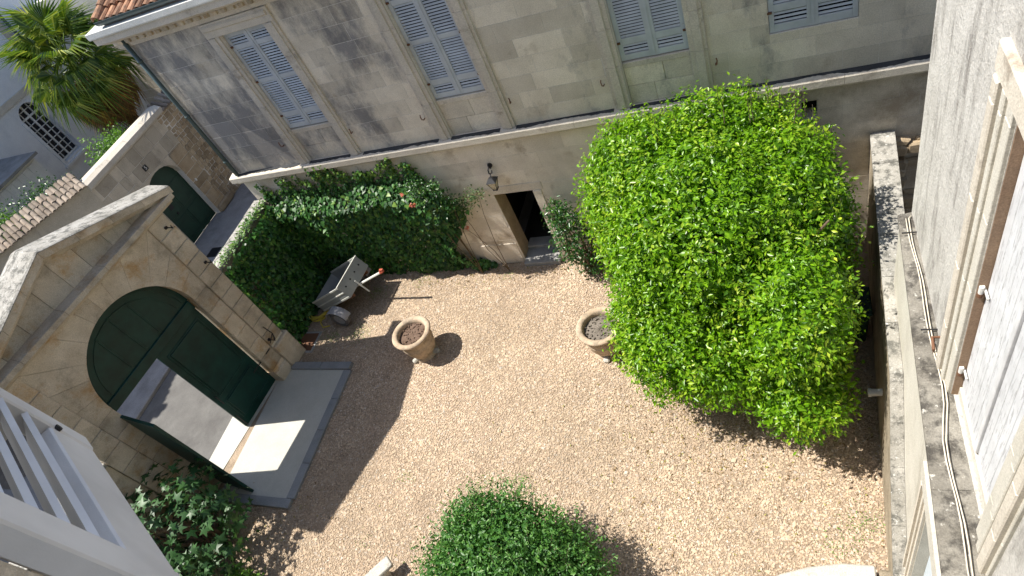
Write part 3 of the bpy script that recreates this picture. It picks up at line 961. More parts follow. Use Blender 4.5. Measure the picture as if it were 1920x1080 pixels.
# ================================================================== CARRIAGE GATE
ga = math.radians(6.5)
FG = Frame((-12.08, 6.44, 0), (-math.sin(ga), -math.cos(ga), 0), (math.cos(ga), -math.sin(ga), 0))
gate = thing('carriage_gateway', FG.p(1.3, 0, 0), 'tall ochre stone gateway with green arched double door and low pediment', 'gateway')
AC = (1.30, 3.24)
AR = 1.33
FRONT = 0.25
# rusticated piers
for s in (0, 1):
    a, b = (-0.90, -0.44) if s == 0 else (3.04, 3.50)
    zz = 0.0 if s else 0.93
    n_ = 11
    for i in range(n_):
        z0 = zz+(5.0-zz)*i/n_; z1 = zz+(5.0-zz)*(i+1)/n_
        block(FG, rect(a+0.002, b-0.002, z0+0.008, z1-0.008), -0.3, FRONT+0.05, 0.012, 'pier_stone', M['gate'], gate, 0.004)
    mb = MB(); slab(FG, (a+0.01, b-0.01, 0, 5.0), -0.28, FRONT+0.02, mb); mb.build('pier_core', M['mortar'], gate)
block(FG, rect(-0.98, -0.44, 0.0, 0.86), -0.3, FRONT+0.12, 0.03, 'plinth_block', M['gate'], gate)
block(FG, rect(-0.437, 0.0, 0.0, 0.36), -0.1, FRONT+0.06, 0.03, 'plinth_block', M['gate'], gate)
# jambs below the springing
for a, b in ((-0.438, -0.02), (2.63, 3.038)):
    n_ = 7
    for i in range(n_):
        z0 = 0.0+(3.24)*i/n_; z1 = (3.24)*(i+1)/n_
        block(FG, rect(a+0.002, b-0.002, z0+0.003, z1-0.003), -0.3, FRONT, 0.014, 'jamb_stone', M['gate'], gate, 0.002)
# arch wedges out to the rectangle
def hit_rect(ang):
    c, s = math.cos(ang), math.sin(ang)
    t = 1e9
    if c > 1e-6: t = min(t, (3.038-AC[0])/c)
    if c < -1e-6: t = min(t, (-0.438-AC[0])/c)
    if s > 1e-6: t = min(t, (5.0-AC[1])/s)
    return (AC[0]+c*t, AC[1]+s*t)
angs = [0, 20, 38, 48.2, 68, 83, 97, 112, 131.8, 142, 160, 180]
corner_angs = (math.degrees(math.atan2(5.0-AC[1], 3.038-AC[0])), math.degrees(math.atan2(5.0-AC[1], -0.438-AC[0])))
angs = [0, 16, 32, corner_angs[0], 62, 78, 90, 102, 118, corner_angs[1], 148, 164, 180]
for a0, a1 in zip(angs[:-1], angs[1:]):
    r0_, r1_ = math.radians(a0+0.06), math.radians(a1-0.06)
    inner = [(AC[0]+AR*math.cos(r1_+(r0_-r1_)*k/3), AC[1]+AR*math.sin(r1_+(r0_-r1_)*k/3)) for k in range(4)]
    block(FG, [hit_rect(r0_), hit_rect(r1_)]+inner, -0.3, FRONT-0.001, 0.003, 'arch_stone', M['gate'], gate, 0.002)
# cornice
cu = [-1.24, -0.3, 0.75, 1.8, 2.85, 3.84]
for u0, u1 in zip(cu[:-1], cu[1:]):
    mb = MB()
    profile(FG, [(-0.3, 5.0), (FRONT+0.06, 5.0), (FRONT+0.09, 5.05), (FRONT+0.22, 5.10), (FRONT+0.27, 5.13), (FRONT+0.27, 5.235), (FRONT, 5.26), (-0.3, 5.26)], u0+0.002, u1-0.002, mb)
    mb.build('cornice_stone', M['gate'], gate, bevel=0.006)
# pediment
APX, APZ = 1.30, 6.24
def rake(u, off=0.0):
    return APZ-abs(u-APX)*0.335+off
pc = [-0.95, -0.3, 0.25, 0.8, 1.30, 1.8, 2.35, 2.9, 3.55]
for u0, u1 in zip(pc[:-1], pc[1:]):
    z0, z1 = rake(u0, -0.27), rake(u1, -0.27)
    zb = 5.26
    if max(z0, z1)-zb < 0.06: continue
    block(FG, [(u0+0.003, zb), (u1-0.003, zb), (u1-0.003, max(zb+0.01, z1)), (u0+0.003, max(zb+0.01, z0))], -0.3, FRONT, 0.006, 'pediment_stone', M['gate'], gate, 0.003)
for s in (-1, 1):
    for i in range(4):
        a = APX+s*2.60*i/4; b = APX+s*2.60*(i+1)/4
        a, b = sorted((a, b))
        mb = MB()
        lo = []; hi = []
        for u_, lst in ((a+0.002, lo), (b-0.002, hi)):
            t = rake(u_)
            for d, dz in ((-0.42, -0.06), (-0.42, -0.19), (FRONT, -0.27), (FRONT+0.10, -0.27), (FRONT+0.14, -0.20), (FRONT+0.25, -0.17), (FRONT+0.27, -0.02), (FRONT+0.23, 0.0), (-0.1, 0.035)):
                lst.append(FG.p(u_, t+dz, d))
        mb.prism(lo, hi)
        mb.build('coping_stone', M['lichen_top'] , gate)
        mb = MB(); lo = []; hi = []
        for u_, lst in ((a+0.003, lo), (b-0.003, hi)):
            t = rake(u_)
            for d, dz in ((FRONT+0.03, -0.263), (FRONT+0.106, -0.275), (FRONT+0.146, -0.205), (FRONT+0.256, -0.172), (FRONT+0.277, -0.03), (FRONT+0.2, -0.06)):
                lst.append(FG.p(u_, t+dz, d))
        mb.prism(lo, hi); mb.build('coping_moulding', M['gate'], gate)
# fixed arched panel above the leaves
def arc_poly(r, a0, a1, n_, c=AC):
    return [(c[0]+r*math.cos(math.radians(a0+(a1-a0)*i/n_)), c[1]+r*math.sin(math.radians(a0+(a1-a0)*i/n_))) for i in range(n_+1)]
def prism_uv(fr, poly, d0, d1, mb):
    return mb.prism([fr.p(u, v, d0) for u, v in poly], [fr.p(u, v, d1) for u, v in poly])
mb = MB(); prism_uv(FG, arc_poly(AR+0.03, 0, 180, 24), -0.06, 0.0, mb)
tym = mb.build('arched_panel', M['green'], gate)
for r_, dd in ((1.24, 0.02), (1.08, 0.014)):
    mb = MB()
    P1 = arc_poly(r_, 2, 178, 24); P2 = arc_poly(r_-0.05, 2, 178, 24)
    for i in range(24):
        prism_uv(FG, [P1[i], P1[i+1], P2[i+1], P2[i]], -0.002, dd, mb)
    mb.build('arched_moulding', M['green'], tym)
for u_ in (0.86, 1.30, 1.74):
    mb = MB(); slab(FG, (u_-0.025, u_+0.025, 3.30, AC[1]+math.sqrt(1.1**2-(u_-1.3)**2)), -0.001, 0.014, mb)
    mb.build('panel_rib', M['green'], tym, bevel=0.006)
mb = MB(); slab(FG, (-0.01, 2.62, 3.00, 3.24), -0.07, 0.04, mb); mb.build('transom', M['green'], gate, bevel=0.01)
# leaves
def door_leaf(fr, u0, u1, v0, v1, name='door_leaf'):
    mb = MB(); slab(fr, (u0, u1, v0, v1), -0.06, 0.0, mb)
    lf = mb.build(name, M['green'], gate, bevel=0.006)
    for a, b in ((v0+0.22, v0+0.95), (v0+1.12, v1-0.18)):
        for m_, dd in ((0.13, 0.018), (0.17, 0.03)):
            ring = [(u0+m_, u1-m_, a, a+0.035), (u0+m_, u1-m_, b-0.035, b), (u0+m_, u0+m_+0.035, a+0.035, b-0.035), (u1-m_-0.035, u1-m_, a+0.035, b-0.035)]
            if m_ > 0.15: ring = [(r[0]+.02, r[1]-.02, r[2]+.045, r[3]-.045) for r in [(u0+m_, u1-m_, a, b)]]
            mb = MB()
            for r in ring: slab(fr, r, -0.001, dd, mb)
            mb.build('door_panel', M['green'], lf, bevel=0.006)
    return lf
lf = door_leaf(FG, 0.0, 1.315, 0.04, 3.0)
mb = MB(); mb.tube([FG.p(1.24, 1.0, 0.02), FG.p(1.24, 1.0, 0.07), FG.p(1.24, 1.3, 0.07), FG.p(1.24, 1.3, 0.02)], 0.012, 6); mb.build('door_handle', M['iron'], lf)
mb = MB(); mb.tube([FG.p(1.27, 0.06, 0.03), FG.p(1.27, 0.5, 0.03)], 0.013, 6); mb.build('bolt', M['iron'], lf)
mb = MB(); mb.tube([FG.p(0.25, 0.75, 0.03), FG.p(-0.35, 0.95, FRONT+0.05)], 0.014, 6); mb.build('stay_bar', M['iron'], lf)
hinge = FG.p(2.62, 0, 0.0)
free = Vector((-10.95, 3.62, 0))
lu = (free-hinge); lu.z = 0
FL = Frame(hinge, lu, (lu.y, -lu.x, 0))
if FL.n.y < 0:
    FL = Frame(hinge, lu, (-lu.y, lu.x, 0))
door_leaf(FL, 0.02, 1.33, 0.04, 3.0)
mb = MB(); slab(FG, (0.0, 2.6, 0.0, 0.012), -0.28, 0.05, mb)
mb.build('threshold', M['concrete'], gate)
mb = MB(); slab(FG, (3.51, 12, 0, 2.6), -0.3, FRONT-.02, mb); mb.build('side_wall', M['gate'], gate)
mb = MB(); slab(FG, (3.51, 12, 2.603, 2.7), -0.33, FRONT+.02, mb); mb.build('side_coping', M['lichen_top'], gate, bevel=.01)
# iron hooks on the pier
for u_, v_ in ((-0.72, 4.75), (-0.78, 3.62), (-0.5, 1.12)):
    mb = MB(); p0 = FG.p(u_, v_, FRONT+0.03)
    mb.tube([p0, p0+FG.n*0.25, p0+FG.n*0.25+Vector((0, 0, .06))], 0.013, 6); mb.box(p0+FG.n*0.03, (.06, .06, .05))
    mb.build('iron_hook', M['iron'], gate)
mb = MB(); p0 = FG.p(-0.62, 0.98, FRONT+0.06)
mb.tube([p0, p0+FG.n*.12+Vector((0, 0, .25)), p0+FG.n*.02+Vector((0, 0, .5))], 0.014, 6); mb.tube([p0+FG.n*.12+Vector((0, 0, .25)), p0+FG.n*.05+Vector((0, -.2, .1))], 0.012, 6)
mb.build('iron_bracket', M['iron'], gate)

# ================================================================== IVY WALL between gate and house
FI = Frame((-12.15, 9.86, 0), (0, -1, 0), (1, 0, 0))
iw = thing('boundary_wall', (-12.2, 8.7, 0), 'low mossy boundary wall under the ivy between gateway and house corner', 'wall')
mb = MB(); slab(FI, (0.0, 2.33, 0, 2.90), -0.24, 0.06, mb); mb.build('wall', M['old_wall'], iw)
for i in range(4):
    block(FI, rect(0.583*i+.004, 0.583*(i+1)-.004, 2.90, 3.03), -0.27, 0.09, 0.03, 'coping_stone', M['lichen_top'], iw, 0.01)

# ================================================================== STREET WALL with door 5
FS = Frame((-18.8, 15.2, 0), (0, -1, 0), (1, 0, 0))          # u grows towards the camera side
sw = thing('street_wall', (-18.8, 12.5, 0), 'stone street wall with tiled coping and green arched door number 5', 'wall')
du0, du1 = 15.2-13.42, 15.2-11.80     # door opening
mb = MB()
DTOP = 2.62
dholes = [(du0, du1, 0, DTOP)]
for r in rects_minus((-8, 4.6, 0, 3.66), [(du0-0.02, du1+0.02, 0, DTOP)]):
    slab(FS, r, -0.4, -0.012, mb)
mb.build('wall', M['mortar'], sw)
# ashlar around and left of the door
ashlar(FS, du1+0.02, 4.6, 0, 3.64, 0.42, (0.55, 0.95), [], -0.05, 0.0, 0.008, 'wall_stone', M['street_wall'], sw, gap=0.014, jitter=0.006)
ashlar(FS, du0-0.75, du1+0.02, DTOP+0.06, 3.64, 0.47, (0.42, 0.6), [], -0.05, 0.0, 0.008, 'wall_stone', M['street_wall'], sw, gap=0.014, jitter=0.006)
# quoins at the right jamb, then rubble to the corner
z = 0.0
while z < DTOP+0.05:
    h = random.choice((0.3, 0.36, 0.42)); w = random.uniform(0.42, 0.75)
    block(FS, rect(du0-w, du0-0.03, z+.008, min(z+h, DTOP+.05)-.008), -0.05, random.uniform(0, .015), 0.014, 'quoin_stone', M['rubble'], sw)
    u = -0.35
    while u < du0-w-0.06:
        ww = random.uniform(.12, .3)
        e = min(u+ww, du0-w)
        n_ = 2
        for k in range(n_):
            a, b = u+.008, e-.008
            c, d = z+h*k/n_+.008, z+h*(k+1)/n_-.008
            j = lambda: random.uniform(-.014, .014)
            block(FS, [(a+j(), c+j()), (b+j(), c+j()), (b+j(), d+j()), ((a+b)/2+j(), d+.008), (a+j(), d+j())], -0.05, random.uniform(-.005, .02), 0.014, 'rubble_stone', M['rubble'], sw)
        u = e
    z += h
while z < 3.6:
    h = 0.16; u = -0.35
    while u < du0-0.8:
        e = u+random.uniform(.12, .34); j = lambda: random.uniform(-.014, .014)
        block(FS, [(u+.01+j(), z+.01+j()), (e-.01+j(), z+.01+j()), (e-.01+j(), z+h-.01+j()), (u+.01+j(), z+h-.01+j())], -0.05, random.uniform(-.005, .015), 0.014, 'rubble_stone', M['rubble'], sw)
        u = e
    z += h
# arched corners above the door (segmental head) and the door
uc = (du0+du1)/2; hw = (du1-du0)/2
for s in (-1, 1):
    arc = [(uc+s*hw*math.cos(t), 2.02+0.60*math.sin(t)) for t in [math.pi/2*i/6 for i in range(7)]]
    poly = arc+[(uc+0.0*s, DTOP+.059), (uc+s*(hw+.018), DTOP+.059)]
    mb = MB()
    for i in range(6):
        p, q = arc[i], arc[i+1]
        prism_uv(FS, [p, q, (q[0], DTOP+.05), (p[0], DTOP+.05)], -0.3, 0.002, mb)
    mb.build('arch_stone', M['street_wall'], sw)
mb = MB(); slab(FS, (du0-0.01, du1+0.01, 0.02, DTOP), -0.30, -0.24, mb)
sd = mb.build('door', M['green_far'], sw)
for a, b, c, d in ((du0+.1, uc-.06, .2, .95), (uc+.06, du1-.1, .2, .95), (du0+.1, uc-.06, 1.1, 1.95), (uc+.06, du1-.1, 1.1, 1.95)):
    mb = MB(); slab(FS, (a, b, c, d), -0.241, -0.222, mb); mb.build('door_panel', M['green_far'], sd, bevel=0.008)
mb = MB(); slab(FS, (uc+0.25, uc+0.42, 1.34, 1.52), -0.225, -0.21, mb); mb.build('door_grille', M['iron'], sd)
mb = MB(); slab(FS, (uc+0.28, uc+0.34, 1.08, 1.16), -0.225, -0.20, mb); mb.build('letter_slot', M['iron'], sd)
mb = MB(); slab(FS, (uc+0.02, uc+0.10, 0.03, 0.06), -0.225, -0.20, mb); mb.build('door_foot_plate', M['rail'], sd)
mb = MB(); slab(FS, (du0-0.20, du0-0.15, 1.40, 1.50), 0.0, 0.03, mb); mb.build('doorbell', M['white_plastic'], sw)
# number plate
px_, pz_ = 15.2-12.47, 2.94
mb = MB(); slab(FS, (px_-.085, px_+.085, pz_-.085, pz_+.085), 0.0, 0.018, mb)
plq = mb.build('number_plate', M['iron'], sw)
cv = bpy.data.curves.new('five', 'FONT'); cv.body = '5'; cv.size = 0.17; cv.extrude = 0.003; cv.align_x = 'CENTER'; cv.align_y = 'CENTER'
to = bpy.data.objects.new('five', cv); COL.objects.link(to)
dg = bpy.context.evaluated_depsgraph_get(); dg.update()
tme = bpy.data.meshes.new_from_object(to.evaluated_get(dg))
bpy.data.objects.remove(to, do_unlink=True)
tme.materials.clear(); tme.materials.append(M['white_plastic'])
fo = link(bpy.data.objects.new('numeral', tme))
fo.location = FS.p(px_, pz_, 0.0225); fo.rotation_euler = (math.pi/2, 0, math.pi/2)
adopt(fo, plq)
# stone coping then tiles
ed = [0.75, 1.7, 2.6, 3.5, 4.6]
for a, b in zip(ed[:-1], ed[1:]):
    mb = MB(); profile(FS, [(-0.45, 3.66), (0.04, 3.66), (0.09, 3.72), (0.09, 3.86), (-0.1, 3.95), (-0.45, 3.92)], a+.003, b-.003, mb)
    mb.build('coping_stone', M['trim'], sw, bevel=0.008)
# second stretch, turned away, under tiles
FS2 = Frame(FS.p(4.6, 0, 0), (-0.42, -0.91, 0), (0.91, -0.42, 0))
mb = MB(); slab(FS2, (0.0, 6.5, 0, 3.85), -0.4, 0.0, mb); mb.build('wall', M['street_wall'], sw)
otm = tile_mesh('coping_tile', L=0.32, r0=0.078, r1=0.066, th=0.016); otm.materials.append(M['old_tile'])
def lay_tile(fr, u, d, z, slope, par):
    o = link(bpy.data.objects.new('coping_tile', otm))
    o.location = fr.p(u, z, d)
    X = fr.u; Yv = (fr.n*-1*math.cos(slope)+fr.z*math.sin(slope))
    Zv = X.cross(Yv)
    if Zv.z < 0: X = -X; Zv = -Zv
    o.rotation_euler = Matrix((X, Yv, Zv)).transposed().to_euler()
    adopt(o, par)
for i in range(44):
    for k in range(3):
        lay_tile(FS2, 0.05+i*0.145+random.uniform(-.02, .02), 0.16-k*0.27, 3.86+k*0.10+random.uniform(0, .02), 0.35, sw)
for i in range(5):
    for k in range(2):
        lay_tile(FS, 0.70-i*0.2+random.uniform(-.03, .03), 0.12-k*0.27, 3.68+k*0.11+random.uniform(0, .03), 0.4, sw)
mb = MB(); slab(FS, (-8, 0.75, 3.66, 3.70), -0.45, 0.06, mb); mb.build('coping_bed', M['old_tile'], sw)
mb = MB(); slab(FS, (du0-0.9, du0-0.05, 0, 0.28), 0.001, 0.12, mb); mb.build('guard_stone', M['rubble'], sw, bevel=0.05)

ho = thing('shade_house', (-23.5, 0.5, 0), 'unseen house added over the street so its roof shades the asphalt beyond the gate', 'house')  # added house out of view, placed to throw shade on the street
mb = MB(); mb.box((-24.0, 0.2, 4.1), (5.6, 12.4, 8.2)); mb.build('wall', M['street_wall'], ho)
mb = MB(); mb.prism([Vector((-27.2, -6.2, 8.2)), Vector((-20.85, -6.2, 8.2)), Vector((-20.85, 6.45, 8.2)), Vector((-27.2, 6.45, 8.2))], [Vector((-24.1, -6.2, 9.6)), Vector((-23.9, -6.2, 9.6)), Vector((-23.9, 6.45, 9.6)), Vector((-24.1, 6.45, 9.6))]); hr = mb.build('roof', M['old_tile'], ho)
for i in range(60):
    o = link(bpy.data.objects.new('roof_tile', otm)); o.location = (-20.72+(0.0, .22, .1, .45, .3, -.1, .15)[(i//2*5) % 7]+random.uniform(-.07, .07), -6.2+i*.21, 8.22); o.rotation_euler = (0.2, 0, math.pi/2); o.scale = (1.55, 2.2, 1.3); adopt(o, hr)  # eave tiles staggered so the added roof's shadow edge comes out ragged
# street drain grate
dr = thing('drain_grate', (-17.75, 11.4, 0), 'dark square iron drain grate in the grey street paving', 'drain')
mb = MB(); mb.box((-17.75, 11.4, 0.004), (0.42, 0.42, 0.016)); mb.build('frame', M['iron'], dr)
mb = MB()
for i in range(7): mb.box((-17.75, 11.25+i*0.05, 0.016), (0.34, 0.022, 0.012))
mb.build('grate', M['iron'], dr)

# ================================================================== GARDEN SIDE: white house, back wall
FH = Frame((-27, 17.4, 0), (0, -1, 0), (1, 0, 0))
wh = thing('white_house', (-27, 15, 0), 'white plastered house with a tall arched window beyond the garden', 'house')
wu0, wu1 = 17.4-16.45, 17.4-15.42
wz0, wz1 = 2.10, 4.05
mb = MB()
for r in rects_minus((-0.05, 9, 0, 9.5), [(wu0, wu1, wz0, 4.62)]):
    slab(FH, r, -0.4, 0.0, mb)
wcu = (wu0+wu1)/2; whw = (wu1-wu0)/2
for s in (-1, 1):
    arc = [(wcu+s*whw*math.cos(t), wz1+0.5*math.sin(t)) for t in [math.pi/2*i/8 for i in range(9)]]
    for i in range(8):
        p, q = arc[i], arc[i+1]
        prism_uv(FH, [p, q, (q[0], 4.62), (p[0], 4.62)], -0.399, -0.001, mb)
mb.build('wall', M['house_white'], wh)
mb = MB(); slab(FH, (wu0-.02, wu1+.02, wz0, 4.62), -0.28, -0.26, mb); mb.build('window_pane', M['glass'], wh)
fr_ = MB()
for u_ in np.linspace(wu0, wu1, 5):
    w = 0.035 if abs(u_-wcu) < .02 or u_ in (wu0, wu1) else 0.014
    top = wz1+0.5*math.sqrt(max(0, 1-((u_-wcu)/whw)**2))
    slab(FH, (u_-w, u_+w, wz0, max(top, wz1)), -0.258, -0.20-random.uniform(0, .004), fr_)
for i, v_ in enumerate(np.linspace(wz0+.05, wz1, 8)):
    w = 0.035 if i in (0, 7) else 0.014
    slab(FH, (wu0, wu1, v_-w, v_+w), -0.256, -0.212, fr_)
slab(FH, (wu0+.1, wu1-.1, wz1+.25, wz1+.275), -0.256, -0.212, fr_)
fr_.build('window_frame', M['white_plastic'], wh, fix=False)
mb = MB()
slab(FH, (wu0-.12, wu0-.002, wz0-.1, wz1), -0.1, 0.05, mb); slab(FH, (wu1+.002, wu1+.12, wz0-.1, wz1), -0.1, 0.05, mb); slab(FH, (wu0-.2, wu1+.2, wz0-.2, wz0-.1), -0.1, 0.1, mb)
mb.build('window_surround', M['house_white'], wh)
mb = MB(); slab(FH, (-0.05, 9, 4.72, 4.95), 0.001, 0.06, mb); mb.build('band', M['trim'], wh)
mb = MB(); mb.box((-27.4, 18.7, 4.75), (1.0, 2.5, 9.5)); mb.build('wing_wall', M['house_white'], wh)
mb = MB(); slab(FH, (-0.32, -0.06, 0, 7.4), -0.1, 0.16, mb); mb.build('corner_pilaster', M['back_wall'], wh)
mb = MB(); mb.tube([FH.p(-0.45, 0, .22), FH.p(-0.45, 8, .22)], 0.06, 8); mb.build('downpipe', M['zinc'], wh)
sh_ = thing('garden_shed', (-25.9, 11.8, 0), 'low white lean-to with pale boarded side beside the arched window house', 'shed')
mb = MB(); mb.box((-25.95, 11.7, 1.8), (2.0, 3.6, 3.6)); mb.build('wall', M['house_white'], sh_)
for i in range(12):
    mb = MB(); mb.box((-24.93, 10.1+i*0.28, 1.8), (0.03, 0.27, 3.4)); mb.build('board', M['house_white'], sh_)
mb = MB(); mb.box((-25.9, 11.7, 3.68), (2.3, 3.9, 0.1)); mb.build('roof', M['pave'], sh_)
FB = Frame((-28, 18.6, 0), (0.995, -0.1, 0), (-0.1, -0.995, 0))
bw = thing('garden_wall', (-23, 18.2, 0), 'beige coursed stone wall closing the garden behind the palm trunk', 'wall')
mb = MB(); slab(FB, (0, 13, 0, 7.0), -0.3, -0.01, mb); mb.build('wall', M['mortar'], bw)
ashlar(FB, 4.0, 10.5, 1.6, 5.6, 0.33, (0.8, 1.2), [(6.2, 6.9, 1.6, 2.9)], -0.05, 0.0, 0.006, 'wall_stone', M['back_wall'], bw, gap=0.016)
mb = MB(); slab(FB, (6.2, 6.9, 1.6, 2.9), -0.2, -0.15, mb); mb.build('window_pane', M['glass'], bw)

# ================================================================== RIGHT HOUSE (faces -X)
XW = 1.33
FR = Frame((XW, 6.58, 0), (0, -1, 0), (-1, 0, 0))     # u towards the camera, n towards the yard
rh = thing('rendered_house', (1.4, 3, 0), 'sunlit grey rendered house wall with flaking white shutters on the right', 'house')
wu0, wu1 = 6.58-3.98, 6.58-2.62
ZW0, ZW1 = 3.88, 7.35
mb = MB()
for r in rects_minus((0, 9.5, 3.6, 13.0), [(wu0, wu1, ZW0, ZW1)]):
    slab(FR, r, -0.5, 0.0, mb)
mb.build('wall', M['render_wall'], rh)
mb = MB(); slab(FR, (0.02, 9.5, 0, 12.9), -6, -0.55, mb); mb.build('house_body', M['render_wall'], rh)
# lower wall, its face slightly out of parallel
def lowx(y): return 1.21-(6.58-y)*0.043
pts = [(lowx(6.58), 6.58), (lowx(-2), -2), (1.6, -2), (1.6, 6.58)]
lw_u0, lw_u1 = 2.5, 3.12          # y range of the lower window
FLo = Frame((lowx(6.58), 6.58, 0), (lowx(-2)-lowx(6.58), -8.58, 0), (-8.58, -(lowx(-2)-lowx(6.58)), 0))
if FLo.n.x > 0: FLo = Frame(FLo.O, FLo.u, -FLo.n)
hu0, hu1 = 6.58-3.0, 6.58-1.8
mb = MB()
for r in rects_minus((0, 8.5, 0, 3.80), [(hu0, hu1, 0.9, 3.46)]):
    slab(FLo, r, -0.55, 0.0, mb)
mb.build('lower_wall', M['smooth_white'], rh)
mb = MB(); slab(FLo, (hu0+.002, hu1-.002, 0.9, 3.46), -0.16, -0.12, mb); mb.build('lower_shutter', M['pale_blue'], rh)
for s, a in ((0, hu0-0.27), (1, hu1+0.01)):
    mb = MB()
    for k, (q0, q1, dd) in enumerate(((0, .26, .03), (.05, .10, .06), (.16, .21, .05))):
        slab(FLo, (a+q0, a+q1, 0.7, 3.46), -0.02-k*.003, dd, mb)
    mb.build('lower_surround', M['trim'], rh)
mb = MB(); slab(FLo, (hu0-0.3, hu1+.3, 3.462, 3.74), -0.01, 0.055, mb); mb.build('lower_lintel', M['smooth_white'], rh)
# ledge in lengths
u = 0.0
while u < 8:
    L = random.uniform(.9, 1.4)
    e = min(u+L, 8.2)
    mb = MB()
    y0, y1 = 6.58-u, 6.58-e
    lo = [Vector((lowx(y0)-.03, y0-.002, 3.80)), Vector((lowx(y0)-.03, y0-.002, 3.845)), Vector((XW+.02, y0-.002, 3.885)), Vector((XW+.02, y0-.002, 3.80))]
    hi = [Vector((lowx(y1)-.03, y1+.002, 3.80)), Vector((lowx(y1)-.03, y1+.002, 3.845)), Vector((XW+.02, y1+.002, 3.885)), Vector((XW+.02, y1+.002, 3.80))]
    mb.prism(lo, hi); mb.build('ledge_stone', M['ledge'], rh)
    u = e
# window surround, reveal, apron and shutters
for a, b, s in ((wu0-0.42, wu0, 1), (wu1, wu1+0.42, -1)):
    zz = ZW0
    for h in (0.75, 0.85, 0.8, 0.9, 0.6):
        z1 = min(zz+h, ZW1)
        q = (lambda x, y: (a+x, a+y)) if s > 0 else (lambda x, y: (b-y, b-x))
        block(FR, rect(*q(0.0, 0.41), zz+.002, z1-.002), -0.04, 0.03, 0.006, 'surround_stone', M['smooth_white'], rh)
        block(FR, rect(*q(0.03, 0.15), zz+.001, z1-.001), 0.02, 0.075, 0.012, 'surround_moulding', M['trim'], rh)
        block(FR, rect(*q(0.20, 0.28), zz+.001, z1-.001), 0.02, 0.055, 0.008, 'surround_moulding', M['smooth_white'], rh)
        zz = z1
        if zz >= ZW1-.01: break
block(FR, rect(wu0-0.44, wu1+0.44, ZW1+.002, ZW1+.22), -0.04, 0.06, 0.012, 'surround_head', M['trim'], rh)
mb = MB(); slab(FR, (wu0+.001, wu0+.010, ZW0, ZW1-.002), -0.3, -0.004, mb); mb.build('reveal', M['reveal'], rh)
mb = MB(); slab(FR, (wu0+.001, wu1-.001, ZW0, ZW0+.14), -0.4, -0.06, mb); mb.build('apron', M['smooth_white'], rh, bevel=0.01)
mid = wu0+0.70
def boards(a, b, d, nm):
    mb = MB(); slab(FR, (a, b, ZW0+.17, ZW1-.01), d-.05, d-.01, mb)
    sh = mb.build(nm, M['flaky'], rh, bevel=.004)
    k = 5
    for i in range(k):
        mb = MB(); slab(FR, (a+(b-a)*i/k+.004, a+(b-a)*(i+1)/k-.004, ZW0+.18, ZW1-.02), d-.012, d, mb)
        mb.build('shutter_board', M['flaky'], sh, bevel=.004)
    return sh
sA = boards(wu0+.012, mid-.03, -0.075, 'shutter')
sB = boards(mid+.03, wu1-.012, -0.075, 'shutter')
mb = MB(); slab(FR, (mid-.028, mid+.028, ZW0+.17, ZW1-.01), -0.10, -0.05, mb); mb.build('meeting_strip', M['shutter_near'], rh, bevel=.006)
for z in (4.35, 5.55):
    mb = MB(); p0 = FR.p(wu0+.02, z, -0.03)
    mb.tube([p0-Vector((0, 0, .045)), p0+Vector((0, 0, .04))], 0.02, 10); mb.box(FR.p(wu0+.07, z, -0.055), (0.015, 0.12, 0.02))
    mb.build('hinge', M['white_plastic'], rh)
    mb = MB(); slab(FR, (wu0-.09, wu0-.0, z-.32, z+.02), -0.045, -0.036, mb); o = mb.build('rust_stain', M['rust_stain'], rh)
    mb = MB(); mb.tube([p0-Vector((0, 0, .09)), p0-Vector((0, 0, .045))], 0.022, 10); mb.build('hinge_pin', M['rust'], rh)
mb = MB(); p0 = FR.p(6.58-4.55, 4.05, 0)
mb.tube([p0, p0+FR.n*.09, p0+FR.n*.10+Vector((0, -.16, 0.0))], 0.016, 7); mb.tube([p0+FR.n*.1+Vector((0, -.09, 0)), p0+FR.n*.07+Vector((0, -.08, -.22))], 0.007, 5)
mb.build('shutter_stay', M['rust'], rh)
# cables lying along the ledge
for k, (off, zz) in enumerate(((0.05, 3.905), (0.075, 3.90))):
    pts = []
    for i in range(26):
        y = 6.45-i*0.2
        pts.append(Vector((XW-off-0.012*math.sin(i*.9+k*.5)-(0.07 if y < 3.9 else 0)*min(1, (3.9-y)*2), y, zz+0.006*math.sin(i*1.7+k))))
    if k == 0: pts = [Vector((XW-.02, 6.5, 3.90))]+pts
    mb = MB(); mb.tube(pts, 0.0065, 6); mb.build('cable', M['cable'], rh, smooth=True)
for y in (6.2, 4.75):
    mb = MB(); mb.box((XW-.07, y, 3.915), (.17, .014, .012)); mb.build('cable_clip', M['iron'], rh)
# passage end behind the house
# ================================================================== YARD WALL along the right house
yw = thing('yard_wall', (1.2, 7.5, 0), 'narrow weathered yard wall beside the large shrub, its top in leaf shade', 'wall')
def ywx(y): return 0.985+(y-4.5)*0.051
mb = MB()
for i in range(6):
    y0, y1 = 9.86-i*0.80, 9.86-(i+1)*0.80
    def cs(y): 
        xr = min(ywx(y)+0.345, lowx(y)-.004) if y < 6.58 else ywx(y)+0.345
        return [Vector((ywx(y), y, 0)), Vector((xr, y, 0)), Vector((xr, y, 2.5)), Vector((ywx(y), y, 2.5))]
    mb = MB()
    a, b = cs(y0-.003), cs(y1+.003)
    mb.prism(a, b); mb.build('wall_length', M['old_wall'], yw)
    mb = MB()
    a = [v+Vector((0, 0, 2.502 if v.z == 0 else 0.06)) for v in cs(y0-.004)]; b = [v+Vector((0, 0, 2.502 if v.z == 0 else 0.06)) for v in cs(y1+.004)]
    for q in (a[0], a[3], b[0], b[3]): q.x -= 0.02
    mb.prism(a, b); mb.build('coping_stone', M['lichen_top'], yw)
SL = [(5.06, 2.5), (4.6, 2.05), (4.2, 1.62), (3.6, 1.2), (3.1, 0.9), (2.2, 0.65), (1.2, 0.5)]
